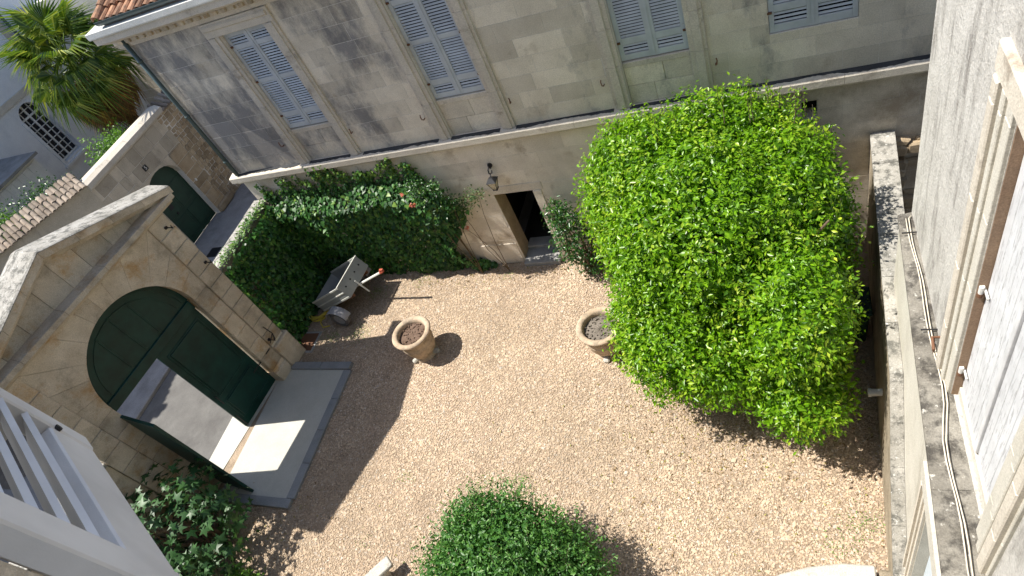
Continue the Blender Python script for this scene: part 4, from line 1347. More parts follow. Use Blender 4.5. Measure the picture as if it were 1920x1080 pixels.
for (y0, z0), (y1, z1) in zip(SL[:-1], SL[1:]):
    for nm, lo_, hi_, ox, mt in (('sloping_wall', None, 0.0, 0.0, M['old_wall']), ('coping_stone', 0.003, 0.07, 0.02, M['lichen_top'])):
        q = []
        for y, z in ((y0-.002, z0), (y1+.002, z1)):
            q.append([Vector((ywx(y)-ox, y, 0 if lo_ is None else z+lo_)), Vector((lowx(y)-.004, y, 0 if lo_ is None else z+lo_)), Vector((lowx(y)-.004, y, z+hi_)), Vector((ywx(y)-ox, y, z+hi_))])
        mb = MB(); mb.prism(q[0], q[1]); mb.build(nm, mt, yw)
mb = MB(); mb.tube([(1.15, 5.68, 1.07), (0.86, 5.68, 1.05)], 0.055, 10); mb.tube([(0.9, 5.68, 1.05), (0.86, 5.68, 1.05)], 0.066, 10); mb.build('spout_pipe', M['white_plastic'], yw)
pf = ground_sheet('passage_floor', [(1.3, 6.6), (5, 6.6), (5, 9.88), (1.3, 9.88)], 0.004, M['pave'])

# ================================================================== OUR HOUSE with the open shutter beside the camera
oh = thing('viewpoint_house', (0, -0.6, 0), 'house the view is taken from, its open white louvred shutter at lower left', 'house')
FO = Frame((0, 0.07, 0), (1, 0, 0), (0, 1, 0))
mb = MB()
for r in rects_minus((-12.2, 1.0, 0, 12.9), [(-0.93, 0.9, 9.1, 11.9)]):
    slab(FO, r, -0.5, 0, mb)
mb.build('wall', M['facade_low'], oh)
mb = MB(); mb.prism([Vector((-12.2, -6, 12.95)), Vector((1.0, -6, 12.95)), Vector((1.0, 0.85, 12.95)), Vector((-12.2, 0.85, 12.95))], [Vector((-12.2, -6, 15.2)), Vector((1.0, -6, 15.2)), Vector((1.0, 0.85, 13.15)), Vector((-12.2, 0.85, 13.15))]); mb.build('roof', M['old_tile'], oh)
ts = 1.1
B0 = Vector((0, 0, CAM_H))+Vector((-0.906, 0.135, -0.789))*ts
FSn = Frame(B0, (-0.9, 0.44, 0), (0.44, 0.9, 0))
mb = MB()
Wn, Hn = 0.528, 2.2
z_lo = 0.115
slab(FSn, (-0.092, -0.001, 0.0, Hn), -0.042, 0.0, mb)
slab(FSn, (Wn-0.062, Wn, 0.0, Hn), -0.042, 0.0, mb)
slab(FSn, (0.0, Wn-0.063, 0.0, z_lo), -0.042, -0.003, mb)
slab(FSn, (0.0, Wn-0.063, 0.95, 1.06), -0.042, -0.003, mb)
slab(FSn, (0.0, Wn-0.063, Hn-.11, Hn), -0.042, -0.003, mb)
ns = mb.build('shutter', M['shutter_near'], oh, bevel=0.004)
for i in range(15):
    slat_obj(FSn, -0.004, z_lo+0.028+i*0.055, Wn-0.054, ns, M['shutter_near'], h=0.070, tilt=-0.62, t=0.011, d=-0.026)
mb = MB(); slab(FSn, (0.30, 0.335, 0.288, 0.296), -0.006, 0.012, mb); mb.build('latch_splinter', M['white_plastic'], ns)
mb = MB(); mb.tube([FSn.p(0.47, 0.095, -0.003), FSn.p(0.47, 0.095, 0.004)], 0.008, 8); mb.build('nail', M['iron'], ns)

# ================================================================== POTS
def make_pot(x, y, label, soilmat, rot=0.0):
    t = thing('garden_urn', (x, y, 0), label, 'pot', 'large terracotta urns on the gravel')
    Rr = 0.47
    prof = [(0.10, 0.13), (0.26, 0.13), (0.30, 0.16), (0.345, 0.26), (0.375, 0.40), (0.378, 0.44), (0.392, 0.455), (0.38, 0.47), (0.385, 0.56), (0.385, 0.60), (0.405, 0.62), (0.385, 0.64), (0.40, 0.68), (Rr-.03, 0.715), (Rr, 0.74), (Rr+.005, 0.775),
            (Rr-.012, 0.80), (Rr-.05, 0.808), (Rr-.095, 0.80), (Rr-.125, 0.775), (Rr-.135, 0.70), (Rr-.14, 0.60)]
    mb = MB().lathe((x, y, 0), prof, 56)
    mb.build('body', M['pot'], t, smooth=True)
    mb = MB().lathe((x, y, 0), [(0.02, 0.0), (0.30, 0.0), (0.31, 0.03), (0.27, 0.055), (0.25, 0.09), (0.27, 0.128), (0.1, 0.132)], 40)
    mb.build('foot', M['pot'], t, smooth=True)
    for k in range(3):
        a = rot+k*2.09
        mb = MB(); c = Vector((x+.30*math.cos(a), y+.30*math.sin(a), 0.05))
        mb.box(c, (.16, .13, .10), Matrix.Rotation(a, 3, 'Z')); mb.build('foot_block', M['slab'], t, bevel=.03)
    nn = 26
    vs, fs = [], []
    rg = [0, .1, .2, .28, .335]
    for i, r in enumerate(rg):
        for j in range(nn):
            aa = 2*math.pi*j/nn
            vs.append((x+r*math.cos(aa), y+r*math.sin(aa), 0.665+0.03*math.cos(r*4)+random.uniform(-.012, .012)))
    for i in range(len(rg)-1):
        for j in range(nn):
            fs.append((i*nn+j, i*nn+(j+1) % nn, (i+1)*nn+(j+1) % nn, (i+1)*nn+j))
    mb = MB().add(vs, fs)
    o = mb.build('soil', soilmat, t, smooth=True); o['kind'] = 'stuff'
    mb = MB()
    for k in range(70):
        a = random.uniform(0, 6.28); r = .32*math.sqrt(random.random())
        mb.box((x+r*math.cos(a), y+r*math.sin(a), .698), [random.uniform(.012, .035) for _ in range(3)], Matrix.Rotation(random.uniform(0, 3), 3, 'Z'))
    o = mb.build('soil_clods', soilmat, t, fix=False); o['kind'] = 'stuff'
    return t
make_pot(-7.98, 7.25, 'terracotta urn with brown soil standing alone on the open gravel', M['soil'])
p2 = make_pot(-3.62, 7.28, 'terracotta urn with grey soil half hidden by the large shrub', M['soil_grey'], 0.6)

# ================================================================== TRAILER, tipped back on its tail
tr = thing('box_trailer', (-10.7, 8.85, 0), 'small grey box trailer tipped back on its tail before the ivy', 'trailer')
P1 = Vector((-10.23, 9.41, 1.19)); P2 = Vector((-10.31, 8.36, 1.19))
wv = (P2-P1).normalized(); bk = Vector((-0.90, 0.06, -0.43)); bk = (bk-wv*bk.dot(wv)).normalized(); upv = bk.cross(wv)
if upv.z < 0: upv = -upv
TW = (P2-P1).length; TL = 1.42; TH = 0.42
def tp(w, l, h): return P1+wv*w+bk*l+upv*(h-TH)
def tbox(mb, w0, w1, l0, l1, h0, h1):
    return mb.prism([tp(w0, l0, h0), tp(w1, l0, h0), tp(w1, l1, h0), tp(w0, l1, h0)], [tp(w0, l0, h1), tp(w1, l0, h1), tp(w1, l1, h1), tp(w0, l1, h1)])
tbox(MB(), 0, TW, -0.0, 0.025, 0, TH).build('front_panel', M['trailer'], tr, bevel=.006)
tbox(MB(), 0.03, TW-.03, 0.03, TL, 0.0, 0.02).build('floor', M['trailer_in'], tr)
for w in (0.0, TW-.025):
    sp = tbox(MB(), w, w+.025, 0.027, TL, 0, TH-.045).build('side_panel', M['trailer'], tr, bevel=.004)
    for h0, h1 in ((TH-.043, TH+.004), (.20, .235), (.02, .07)):
        ww = w+(0.018 if w > 0 else -0.012)
        tbox(MB(), ww, ww+.02, 0.01, TL, h0, h1).build('side_rail', M['rail'], sp, bevel=.004)
    tbox(MB(), w+(.026 if w > 0 else -.006), w+(.031 if w > 0 else -.001), 0.04, TL-.02, .10, .19).build('side_stripe', M['red'] if False else M['trailer'], sp)
tbox(MB(), -.01, TW+.01, -.012, .03, TH+.001, TH+.022).build('front_rail', M['rail'], tr, bevel=.004)
for k in range(4):
    mb = MB(); c = tp(.16+k*.24, -.001, .25); mb.tube([c, c-bk*.012], .022, 8); mb.build('bolt', M['iron'], tr)
tbox(MB(), .02, TW-.02, TL+.0, TL+.02, 0.02, TH-.05).build('tail_panel', M['trailer'], tr)
# chassis, drawbar, wheels
mb = MB(); tbox(mb, .12, .17, .05, TL, -.09, -.002); tbox(mb, TW-.17, TW-.12, .05, TL, -.09, -.002); mb.build('chassis', M['rust'], tr)
db0, db1 = tp(TW*.5, .25, -.06), tp(TW*.5, -.92, -.06)
mb = MB(); mb.tube([db0, db1], .034, 8); mb.build('drawbar', M['rail'], tr)
mb = MB(); mb.tube([db1, db1-bk*.14], [.046, .03], 8); mb.box(db1-bk*.10+upv*.04, (.09, .06, .06)); mb.build('coupling', M['red'], tr)
mb = MB(); c = tp(TW*.5+.10, -.05, -.02); mb.tube([c+upv*.16, c-upv*.30], .022, 7); mb.build('jockey_stand', M['rail'], tr)
for s, yy in ((0, 8.14), (1, 9.62)):
    c = Vector((-10.72, yy, .27))
    ax = Vector((0.12, 1, 0)).normalized(); e1 = Vector((1, -0.12, 0)).normalized()
    def ring(prof, n=26):
        mb = MB(); k0 = 0
        for r, w in prof:
            for j in range(n):
                a = 2*math.pi*j/n
                mb.v.append(tuple(c+ax*w+(e1*math.cos(a)+Vector((0, 0, 1))*math.sin(a))*r))
        for i in range(len(prof)-1):
            for j in range(n):
                mb.f.append((i*n+j, i*n+(j+1) % n, (i+1)*n+(j+1) % n, (i+1)*n+j))
        return mb
    wh_ = ring([(.16, -.055), (.19, -.075), (.24, -.07), (.268, -.045), (.272, 0), (.268, .045), (.24, .07), (.19, .075), (.16, .055)]).build('wheel', M['tyre'], tr, smooth=True)
    ring([(.0, -.03), (.05, -.05), (.06, -.035), (.14, -.03), (.162, -.056), (.162, .056), (.14, .03), (.0, .03)]).build('rim', M['fender'], wh_, smooth=True)
    mb = MB(); n = 12
    for i in range(n):
        a0, a1 = math.radians(15+150*i/n), math.radians(15+150*(i+1)/n)
        q = []
        for a, r in ((a0, .335), (a1, .335), (a1, .35), (a0, .35)):
            q.append(c+(e1*math.cos(a)+Vector((0, 0, 1))*math.sin(a))*r)
        mb.prism([v-ax*.12 for v in q], [v+ax*.12 for v in q])
    mb.build('mudguard', M['fender'], tr, fix=False)

# yellow hose lying in loops
pts = []
for i in range(120):
    a = i*0.32
    pts.append((-11.72+0.30*math.cos(a)*(1+.12*math.sin(a*.37)), 8.62+0.34*math.sin(a)*(1+.15*math.sin(a*.21)), .03+.012*(i/10)+.012*math.sin(a*1.7)))
pts += [(-11.55, 8.2, .05), (-11.4, 8.05, .03), (-11.2, 8.1, .03)]
mb = MB(); mb.tube(pts, .016, 6)
tag(mb.build('garden_hose', M['hose'], smooth=True), 'yellow garden hose coiled on the ground behind the tipped trailer', 'hose')
# iron ground plate
ip = thing('ground_plate', (-11.75, 7.6, 0), 'dark iron ground plate set in the gravel beside the gateway pier', 'manhole cover')
mb = MB(); mb.box((-11.75, 7.6, 0.015), (.62, .55, .03)); mb.build('plate', M['rust'], ip, bevel=.006)
mb = MB(); mb.box((-11.75, 7.6, 0.01), (.74, .67, .03)); mb.build('frame', M['step'], ip, bevel=.006)

# green bin behind the shrub
gb = thing('garden_bin', (0.86, 7.55, 0), 'dark green lidded bin in deep shade between shrub and yard wall', 'bin')
mb = MB(); mb.prism([(0.70, 7.33, .02), (1.02, 7.33, .02), (1.02, 7.75, .02), (.70, 7.75, .02)], [(.63, 7.26, .86), (1.05, 7.26, .86), (1.05, 7.82, .86), (.63, 7.82, .86)]); mb.build('body', M['bin'], gb, bevel=.02)
mb = MB(); mb.box((.84, 7.54, .895), (.50, .62, .06)); mb.build('lid', M['bin'], gb, bevel=.02)

# round-fronted stone step at lower right
sp_ = thing('round_step', (0.1, 2.6, 0), 'grey stone step with a rounded front edge at the bottom right', 'step')
arc = [(0.75, 3.38), (0.35, 3.36), (-.05, 3.27), (-.45, 3.12), (-.75, 2.93), (-1.0, 2.7), (-1.1, 2.4), (-1.1, 1.6), (0.78, 1.6)]
mb = MB(); mb.prism([Vector((x, y, 0)) for x, y in arc], [Vector((x, y, .36)) for x, y in arc]); mb.build('slab', M['slab'], sp_, bevel=.02)
mb = MB(); mb.box((.89, 2.6, .16), (.20, 1.5, .32)); mb.build('side_block', M['old_wall'], sp_, bevel=.03)
lb = thing('stone_bench', (-7.0, 2.1, 0), 'low weathered stone bench end poking in at the bottom edge', 'bench')
mb = MB(); mb.box((-7.20, 2.15, .33), (.22, 1.0, .09), Matrix.Rotation(-.68, 3, 'Z')); mb.build('seat', M['slab'], lb, bevel=.012)
mb = MB(); mb.box((-7.08, 2.28, .142), (.15, .3, .28), Matrix.Rotation(-.68, 3, 'Z')); mb.build('leg', M['slab'], lb, bevel=.012)
mb = MB(); mb.box((-6.78, 2.0, .25), (.40, .46, .05), Matrix.Rotation(-.68, 3, 'Z')); mb.build('low_slab', M['zinc_top'], lb, bevel=.01)

# ================================================================== PLANTS
# --- the large clipped shrub
big = thing('large_shrub', (-1.0, 7.2, 0), 'huge dense bright green shrub filling the right side of the courtyard', 'shrub')
ELL = [((-1.25, 7.51, 2.63), (1.76, 1.69, 1.94)),
       ((-1.02, 8.82, 2.82), (1.46, 0.85, 1.70)),
       ((-2.15, 8.41, 2.90), (1.32, 1.22, 1.62)),
       ((-0.20, 6.40, 2.00), (0.92, 1.09, 1.16)),
       ((-1.38, 6.31, 1.71), (1.56, 1.15, 1.00)),
       ((-0.07, 7.79, 2.41), (0.90, 1.46, 1.87)),
       ((-2.04, 6.87, 1.58), (1.02, 0.82, 0.93)),
       ((-0.11, 5.58, 1.44), (0.77, 0.85, 0.53)),
       ((-0.06, 6.05, 2.70), (0.68, 1.05, 0.98))]
P, Nn = crown_points(ELL, 9200, 0.035, 1.5, 0.4, zmin=0.3)
tuft = lump(P, 3.1, 2.0)+0.7*lump(P, 5.7, 5.0)          # tufts stand proud, hollows sit back
P = P+Nn*(np.clip(tuft, -1.5, 1.4)*0.10-0.03+rng.normal(size=len(P))*0.035)[:, None]
Q, nn, ax, L, W, dep = clump_leaves(P, Nn, 12, 0.065, 0.082, 0.46, upbias=0.5, wild=0.5, depth=0.07)
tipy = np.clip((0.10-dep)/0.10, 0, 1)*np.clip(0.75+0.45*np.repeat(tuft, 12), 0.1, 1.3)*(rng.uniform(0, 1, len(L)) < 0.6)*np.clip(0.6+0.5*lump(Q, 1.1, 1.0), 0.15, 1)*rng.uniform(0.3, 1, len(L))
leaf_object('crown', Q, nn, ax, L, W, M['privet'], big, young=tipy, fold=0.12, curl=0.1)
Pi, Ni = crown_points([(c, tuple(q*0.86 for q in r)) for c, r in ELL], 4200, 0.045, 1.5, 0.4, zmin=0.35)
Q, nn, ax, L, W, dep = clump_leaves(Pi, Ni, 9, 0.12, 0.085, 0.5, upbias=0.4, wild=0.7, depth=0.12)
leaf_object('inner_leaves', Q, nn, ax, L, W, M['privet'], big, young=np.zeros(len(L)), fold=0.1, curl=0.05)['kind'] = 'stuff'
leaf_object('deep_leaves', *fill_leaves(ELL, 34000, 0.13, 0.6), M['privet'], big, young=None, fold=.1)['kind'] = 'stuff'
# upright shoots on the top
sh_P, sh_N, st = [], [], MB()
for i in range(34):
    x = random.uniform(-2.1, 0.6); y = random.uniform(8.3, 9.3)
    z0 = 3.05+1.45*math.sqrt(max(0, 1-((x+.95)/1.8)**2-((y-8.4)/1.3)**2))
    if z0 < 3.4: continue
    h = random.uniform(.12, .42)
    st.tube([(x, y, z0-.2), (x+random.uniform(-.04, .04), y, z0+h)], [.007, .003], 4)
    for k in range(int(h/.022)):
        sh_P.append((x+random.uniform(-.02, .02), y+random.uniform(-.02, .02), z0+h*k/(h/.022)))
        a = random.uniform(0, 6.28); sh_N.append((math.cos(a)*.6, math.sin(a)*.6, .7))
sh_P, sh_N = np.array(sh_P), unit(np.array(sh_N))
nL = len(sh_P)
leaf_object('shoots', sh_P, sh_N, unit(sh_N*[1, 1, .2]+rng.normal(size=(nL, 3))*.3), rng.uniform(.04, .07, nL), rng.uniform(.02, .032, nL), M['privet'], big, young=rng.uniform(0, .5, nL))['kind'] = 'stuff'
st.build('shoot_stems', M['bark'], big, fix=False)['kind'] = 'stuff'
mb = limbs(MB(), (-1.0, 7.6, 0.0), ELL, 26, .075, 5)
mb.tube([(-1.0, 7.6, 0), (-1.02, 7.62, .7), (-.95, 7.6, 1.4)], [.16, .13, .09], 8)
mb.build('trunk', M['bark'], big, smooth=True)

# --- the small-leaved bush at the bottom
sb = thing('round_bush', (-4.3, 2.55, 0), 'round airy green bush with small leaves at the bottom centre', 'bush')
SE = [((-4.35, 2.45, 1.0), (1.35, 1.05, 0.98)), ((-4.6, 2.9, 1.1), (0.9, 0.75, 0.75)), ((-3.6, 2.5, .9), (.9, .8, .7))]
P, Nn = crown_points(SE, 1700, 0.10, 1.5, 1.0, zmin=0.12)
Q, nn, ax, L, W, dep = clump_leaves(P, Nn, 14, 0.10, 0.062, 0.5, upbias=0.4, wild=0.75, depth=0.14)
leaf_object('crown', Q, nn, ax, L, W, M['small'], sb, young=(rng.uniform(0, 1, len(L)) < .12)*rng.uniform(.2, .9, len(L)))
leaf_object('deep_leaves', *fill_leaves(SE, 9000, 0.10, 0.6), M['small'], sb, fold=.1)['kind'] = 'stuff'
# loose twigs
tw = MB(); TP, TN = [], []
for i in range(150):
    k = random.randrange(len(P)); p = Vector(P[k]); nv = (Vector(Nn[k])*.7+Vector((random.uniform(-.5, .5), random.uniform(-.5, .5), random.uniform(0, .6)))).normalized()
    l = random.uniform(.15, .42)
    e = p+nv*l+Vector((0, 0, -.03))
    tw.tube([p-nv*.2, p+nv*l*.5, e], [.006, .004, .002], 4)
    for q in range(int(l/.028)):
        TP.append(tuple(p+nv*l*q/(l/.028))); TN.append((random.gauss(0, .5), random.gauss(0, .5), 1))
TP, TN = np.array(TP), unit(np.array(TN)); nT = len(TP)
leaf_object('twig_leaves', TP, TN, rng.normal(size=(nT, 3)), rng.uniform(.035, .065, nT), rng.uniform(.018, .03, nT), M['small'], sb, young=rng.uniform(0, .25, nT))['kind'] = 'stuff'
limbs(tw, (-4.3, 2.55, 0), SE, 22, .035, 9)
tw.build('trunk', M['bark'], sb, fix=False)

# --- fig at the lower left
fg = thing('fig_bush', (-11.2, 2.6, 0), 'dark fig bush with large lobed leaves in the gateway corner', 'bush')
FE = [((-11.3, 2.55, 1.15), (1.15, 0.95, 1.05)), ((-10.9, 2.0, .9), (.9, .8, .8)), ((-11.8, 2.1, 1.0), (1.0, .9, .9))]
P, Nn = crown_points(FE, 420, 0.08, 1.2, 2.0, zmin=0.1)
Q, nn, ax, L, W, dep = clump_leaves(P, Nn, 4, 0.14, 0.17, 1.0, upbias=0.7, wild=0.45, depth=0.18)
leaf_object('crown', Q, nn, ax, L, W, M['fig'], fg, shape='lobed', curl=0.22)
mb = limbs(MB(), (-11.3, 2.5, 0), FE, 14, .05, 3); mb.build('trunk', M['bark'], fg)
yp = thing('young_plant', (-9.9, 1.9, 0), 'small bright yellow green plant at the foot of the shutter', 'plant')
P, Nn = crown_points([((-9.95, 1.75, .35), (.38, .3, .3))], 90, .1, 2, 0, zmin=.05)
Q, nn, ax, L, W, dep = clump_leaves(P, Nn, 6, .06, .10, .55, upbias=.6)
leaf_object('leaves', Q, nn, ax, L, W, M['weed'], yp)
mb = limbs(MB(), (-9.95, 1.75, 0), [((-9.95, 1.75, .35), (.3, .25, .25))], 7, .01, 4); mb.build('stem', M['stem'], yp)

# --- ivy over the facade foot and the boundary wall
iv = thing('ivy', (-9.6, 9.6, 0), 'thick dark ivy mass covering the facade foot and boundary wall', 'ivy')
def ivy_depth(x, z):
    d = 0.10+0.38*np.clip(z/2.7, 0, 1)**1.2*np.clip((3.15-z)/0.45, 0.0, 1)
    d += 0.07*np.sin(x*3.1)*np.sin(z*4.3+x)+0.05*np.sin(x*7.7+z*3)
    d += 0.10*np.exp(-((x+7.3)/0.6)**2)
    return np.maximum(d, 0.04)
def ivy_front(n):
    x = rng.uniform(-12.05, -6.75, n); z = rng.uniform(0.05, 3.2, n)
    edge = -6.95-0.25*np.sin(z*2.3)-0.35*np.clip((2.2-z)/1.2, 0, 1)+0.55*np.clip((0.75-z)/.6, 0, 1)
    top = 3.02+0.10*np.sin(x*2.7)+0.06*np.sin(x*6.1)
    ok = (x < edge) & (z < top)
    return x[ok], z[ok]
x, z = ivy_front(13500)
d = ivy_depth(x, z)
eps = 0.03
gx = (ivy_depth(x+eps, z)-d)/eps; gz = (ivy_depth(x, z+eps)-d)/eps
Nn = unit(np.stack([-gx, -np.ones_like(x), -gz], 1))
layer = np.abs(rng.normal(size=len(x)))*0.07
P = np.stack([x, YF-d+layer, z], 1)
nn = unit(Nn*0.75+[0, -0.1, .38]+rng.normal(size=(len(x), 3))*.38)
ax = unit(np.array([[0, -.25, -1.0]])+rng.normal(size=(len(x), 3))*.45)
L = rng.uniform(.06, .125, len(x)); 
leaf_object('facade_leaves', P, nn, ax, L, L*rng.uniform(.8, 1.05, len(x)), M['ivy'], iv, shape='heart', young=(rng.uniform(0, 1, len(x)) < .07*(z > 1.6))*rng.uniform(.3, .9, len(x)), fold=.12)
# boundary wall side
n_ = 5200
y = rng.uniform(7.3, 9.6, n_); z = rng.uniform(0.03, 3.0, n_)
d = 0.16+.14*np.sin(y*3)*np.sin(z*3.1)+.1*np.clip(z/3, 0, 1)
keep = ~((y < 7.9) & (rng.uniform(0, 1, n_) < .4))
P = np.stack([-12.09+d+rng.normal(size=n_)*.03, y, z], 1)[keep]
k_ = len(P)
nn = unit(np.array([[.75, -.1, .4]])+rng.normal(size=(k_, 3))*.4); ax = unit(np.array([[.2, 0, -1]])+rng.normal(size=(k_, 3))*.45)
L = rng.uniform(.06, .12, k_)
leaf_object('wall_leaves', P, nn, ax, L, L*.95, M['ivy'], iv, shape='heart', young=np.zeros(k_), fold=.12)
# thin fingers climbing to the string course
WP, WN, wm = [], [], MB()
for i in range(44):
    x0 = -12.0+i*0.103+random.uniform(-.07, .07)
    top = 3.45+random.uniform(-.35, .30)+(.12 if x0 > -10.2 else -.05)
    lean = random.uniform(-.18, .30)
    pts = [Vector((x0+lean*t, YF-.02-.03*t, 2.7+(top-2.7)*t)) for t in (0, .35, .7, 1)]
    wm.tube(pts, [.008, .006, .005, .003], 4)
    wd = random.uniform(.10, .22)
    for q in range(int(85*(top-2.7))):
        t = random.random()**0.8
        w = wd*(1-t*.75)
        WP.append((x0+lean*t+random.gauss(0, w*.7), YF-.035-random.random()*.10-(.07 if t > .85 else 0), 2.75+(top-2.75)*t)); WN.append((random.gauss(0, .3), -.8, random.gauss(.25, .3)))
WP, WN = np.array(WP), unit(np.array(WN)); nW = len(WP)
leaf_object('climbing_leaves', WP, WN, unit(np.array([[0, -.15, -.6]])+rng.normal(size=(nW, 3))*.6), rng.uniform(.04, .08, nW), rng.uniform(.035, .075, nW), M['ivy'], iv, shape='heart',
            young=(WP[:, 2] > 3.25)*rng.uniform(.2, .9, nW)*(rng.uniform(0, 1, nW) < .6))
for i in range(14):
    x0 = -12+i*.36
    wm.tube([(x0, YF-.04, 0), (x0+random.uniform(-.2, .2), YF-.05, 1.2), (x0+random.uniform(-.3, .3), YF-.04, 2.8)], [.02, .014, .007], 5)
# sprigs on the boundary coping
CPts, CN = [], []
for i in range(420):
    yy = random.uniform(7.6, 9.8)
    CPts.append((-12.06+random.gauss(0, .09), yy, 3.03+abs(random.gauss(0, .05)))); CN.append((random.gauss(.2, .4), random.gauss(0, .4), 1))
CPts, CN = np.array(CPts), unit(np.array(CN)); nC = len(CPts)
leaf_object('coping_leaves', CPts, CN, rng.normal(size=(nC, 3)), rng.uniform(.03, .085, nC), rng.uniform(.03, .07, nC), M['ivy'], iv, shape='heart', young=rng.uniform(0, .7, nC))
wm.build('stems', M['stem'], iv, fix=False)

# --- climbing rose left of the door, and the taller one over the ivy end
def rose(name, base, cls, label, nleaf, flowers, seed):
    t = thing(name, base, label, 'rose')
    rd = random.Random(seed)
    mb = MB()
    for (c, r) in cls:
        for k in range(1):
            tgt = Vector([c[i]+rd.uniform(-.6, .6)*r[i] for i in range(3)])
            b = Vector(base)
            m1 = b.lerp(tgt, .35)+Vector((rd.uniform(-.12, .12), rd.uniform(-.05, .05), .1)); m2 = b.lerp(tgt, .7)+Vector((rd.uniform(-.12, .12), 0, .12))
            mb.tube([b, m1, m2, tgt], [.010, .008, .006, .003], 5)
    mb.build('stems', M['stem'], t, fix=False)
    P, Nn = crown_points(cls, nleaf, .15, 2.5, seed, zmin=.05)
    Q, nn, ax, L, W, dep = clump_leaves(P, Nn, 6, .07, .062, .6, upbias=.5, wild=.7, depth=.12)
    leaf_object('leaves', Q, nn, ax, L, W, M['rose_leaf'] if name == 'climbing_rose' else M['camellia'], t, young=np.zeros(len(L)))
    for f in flowers:
        n_ = 22
        P_ = np.tile(np.array(f), (n_, 1))+rng.normal(size=(n_, 3))*.012
        a_ = unit(rng.normal(size=(n_, 3))+[0, -.3, .5])
        leaf_object('flower', P_, unit(a_+rng.normal(size=(n_, 3))*.4), a_, rng.uniform(.04, .06, n_), rng.uniform(.035, .05, n_), M['rose_flower'], t)
    return t
rose('climbing_rose', (-6.42, 9.62, 0), [((-6.72, 9.6, 2.28), (.30, .16, .22)), ((-6.38, 9.66, 2.45), (.24, .12, .15)), ((-6.95, 9.55, 2.0), (.2, .15, .22))],
     'thin climbing rose with bare stems and sparse leaves left of doorway', 120, [(-6.75, 9.42, 1.75)], 4)
rose('rambling_rose', (-7.15, 9.6, 0), [((-7.25, 9.45, 2.95), (.42, .22, .30)), ((-6.95, 9.45, 2.5), (.28, .2, .3)), ((-7.5, 9.45, 3.05), (.25, .2, .2))],
     'bushy rambling rose with coral blooms at the right end of the ivy', 200, [(-7.72, 9.25, 3.08), (-7.55, 9.12, 2.85), (-7.50, 9.15, 2.83)], 8)

# --- glossy shrub right of the door
ds = thing('door_shrub', (-4.4, 9.35, 0), 'dark glossy leaved shrub right beside the open doorway', 'shrub')
DE = [((-4.35, 9.38, 1.25), (.48, .38, .75)), ((-4.15, 9.4, .7), (.5, .4, .6)), ((-4.5, 9.4, 1.85), (.3, .28, .35))]
P, Nn = crown_points(DE, 420, .1, 2, 5, zmin=.12)
Q, nn, ax, L, W, dep = clump_leaves(P, Nn, 9, .07, .085, .5, upbias=.5, wild=.55, depth=.12)
leaf_object('crown', Q, nn, ax, L, W, M['camellia'], ds, young=np.zeros(len(L)))
limbs(MB(), (-4.35, 9.45, 0), DE, 12, .03, 2).build('trunk', M['bark'], ds)

# --- weeds in the gravel
wd_P, wd_N = [], []
for cx, cy, n_, r in ((-10.15, 7.85, 260, .35), (-11.0, 7.75, 200, .3), (-10.2, 9.15, 220, .35), (-8.9, 9.5, 120, .4), (-5.6, 4.2, 130, .3), (-4.9, 4.3, 130, .25), (0.75, 4.1, 160, .35), (.3, 3.75, 80, .3), (-7.4, 4.2, 40, .2),
                      (-7.8, 2.9, 30, .2), (-6.4, 9.5, 40, .2)):
    for i in range(n_):
        wd_P.append((cx+random.gauss(0, r*.55), cy+random.gauss(0, r*.45), .012+random.random()*.03)); wd_N.append((random.gauss(0, .5), random.gauss(0, .5), 1))
wd_P, wd_N = np.array(wd_P), unit(np.array(wd_N)); nW = len(wd_P)
o = leaf_object('weeds', wd_P, wd_N, rng.normal(size=(nW, 3)), rng.uniform(.015, .04, nW), rng.uniform(.008, .02, nW), M['weed'], None)
tag(o, 'tiny green weeds scattered through the gravel', 'weeds', kind='stuff')

# --- fallen leaves and twigs at the shrub's foot
fn = 900
fx = np.concatenate([rng.normal(-1.3, 1.3, fn), rng.normal(-4.2, 1.5, 300), rng.normal(-10.6, 1.0, 200), rng.uniform(-9, -4.9, 250)])
fy = np.concatenate([rng.normal(5.6, .9, fn), rng.normal(2.9, .8, 300), rng.normal(3.0, .6, 200), rng.normal(9.45, .18, 250)])
ok = (fx < 0.95) & (fx > -12) & (fy < 9.8)
fx, fy = fx[ok], fy[ok]; k_ = len(fx)
o = leaf_object('fallen_leaves', np.stack([fx, fy, rng.uniform(.016, .03, k_)], 1), unit(rng.normal(size=(k_, 3))*.35+[0, 0, 1]), rng.normal(size=(k_, 3)), rng.uniform(.03, .07, k_), rng.uniform(.012, .03, k_), M['dry_leaf'], None)
tag(o, 'dry fallen leaves scattered on the gravel under the shrubs', 'leaves', kind='stuff')

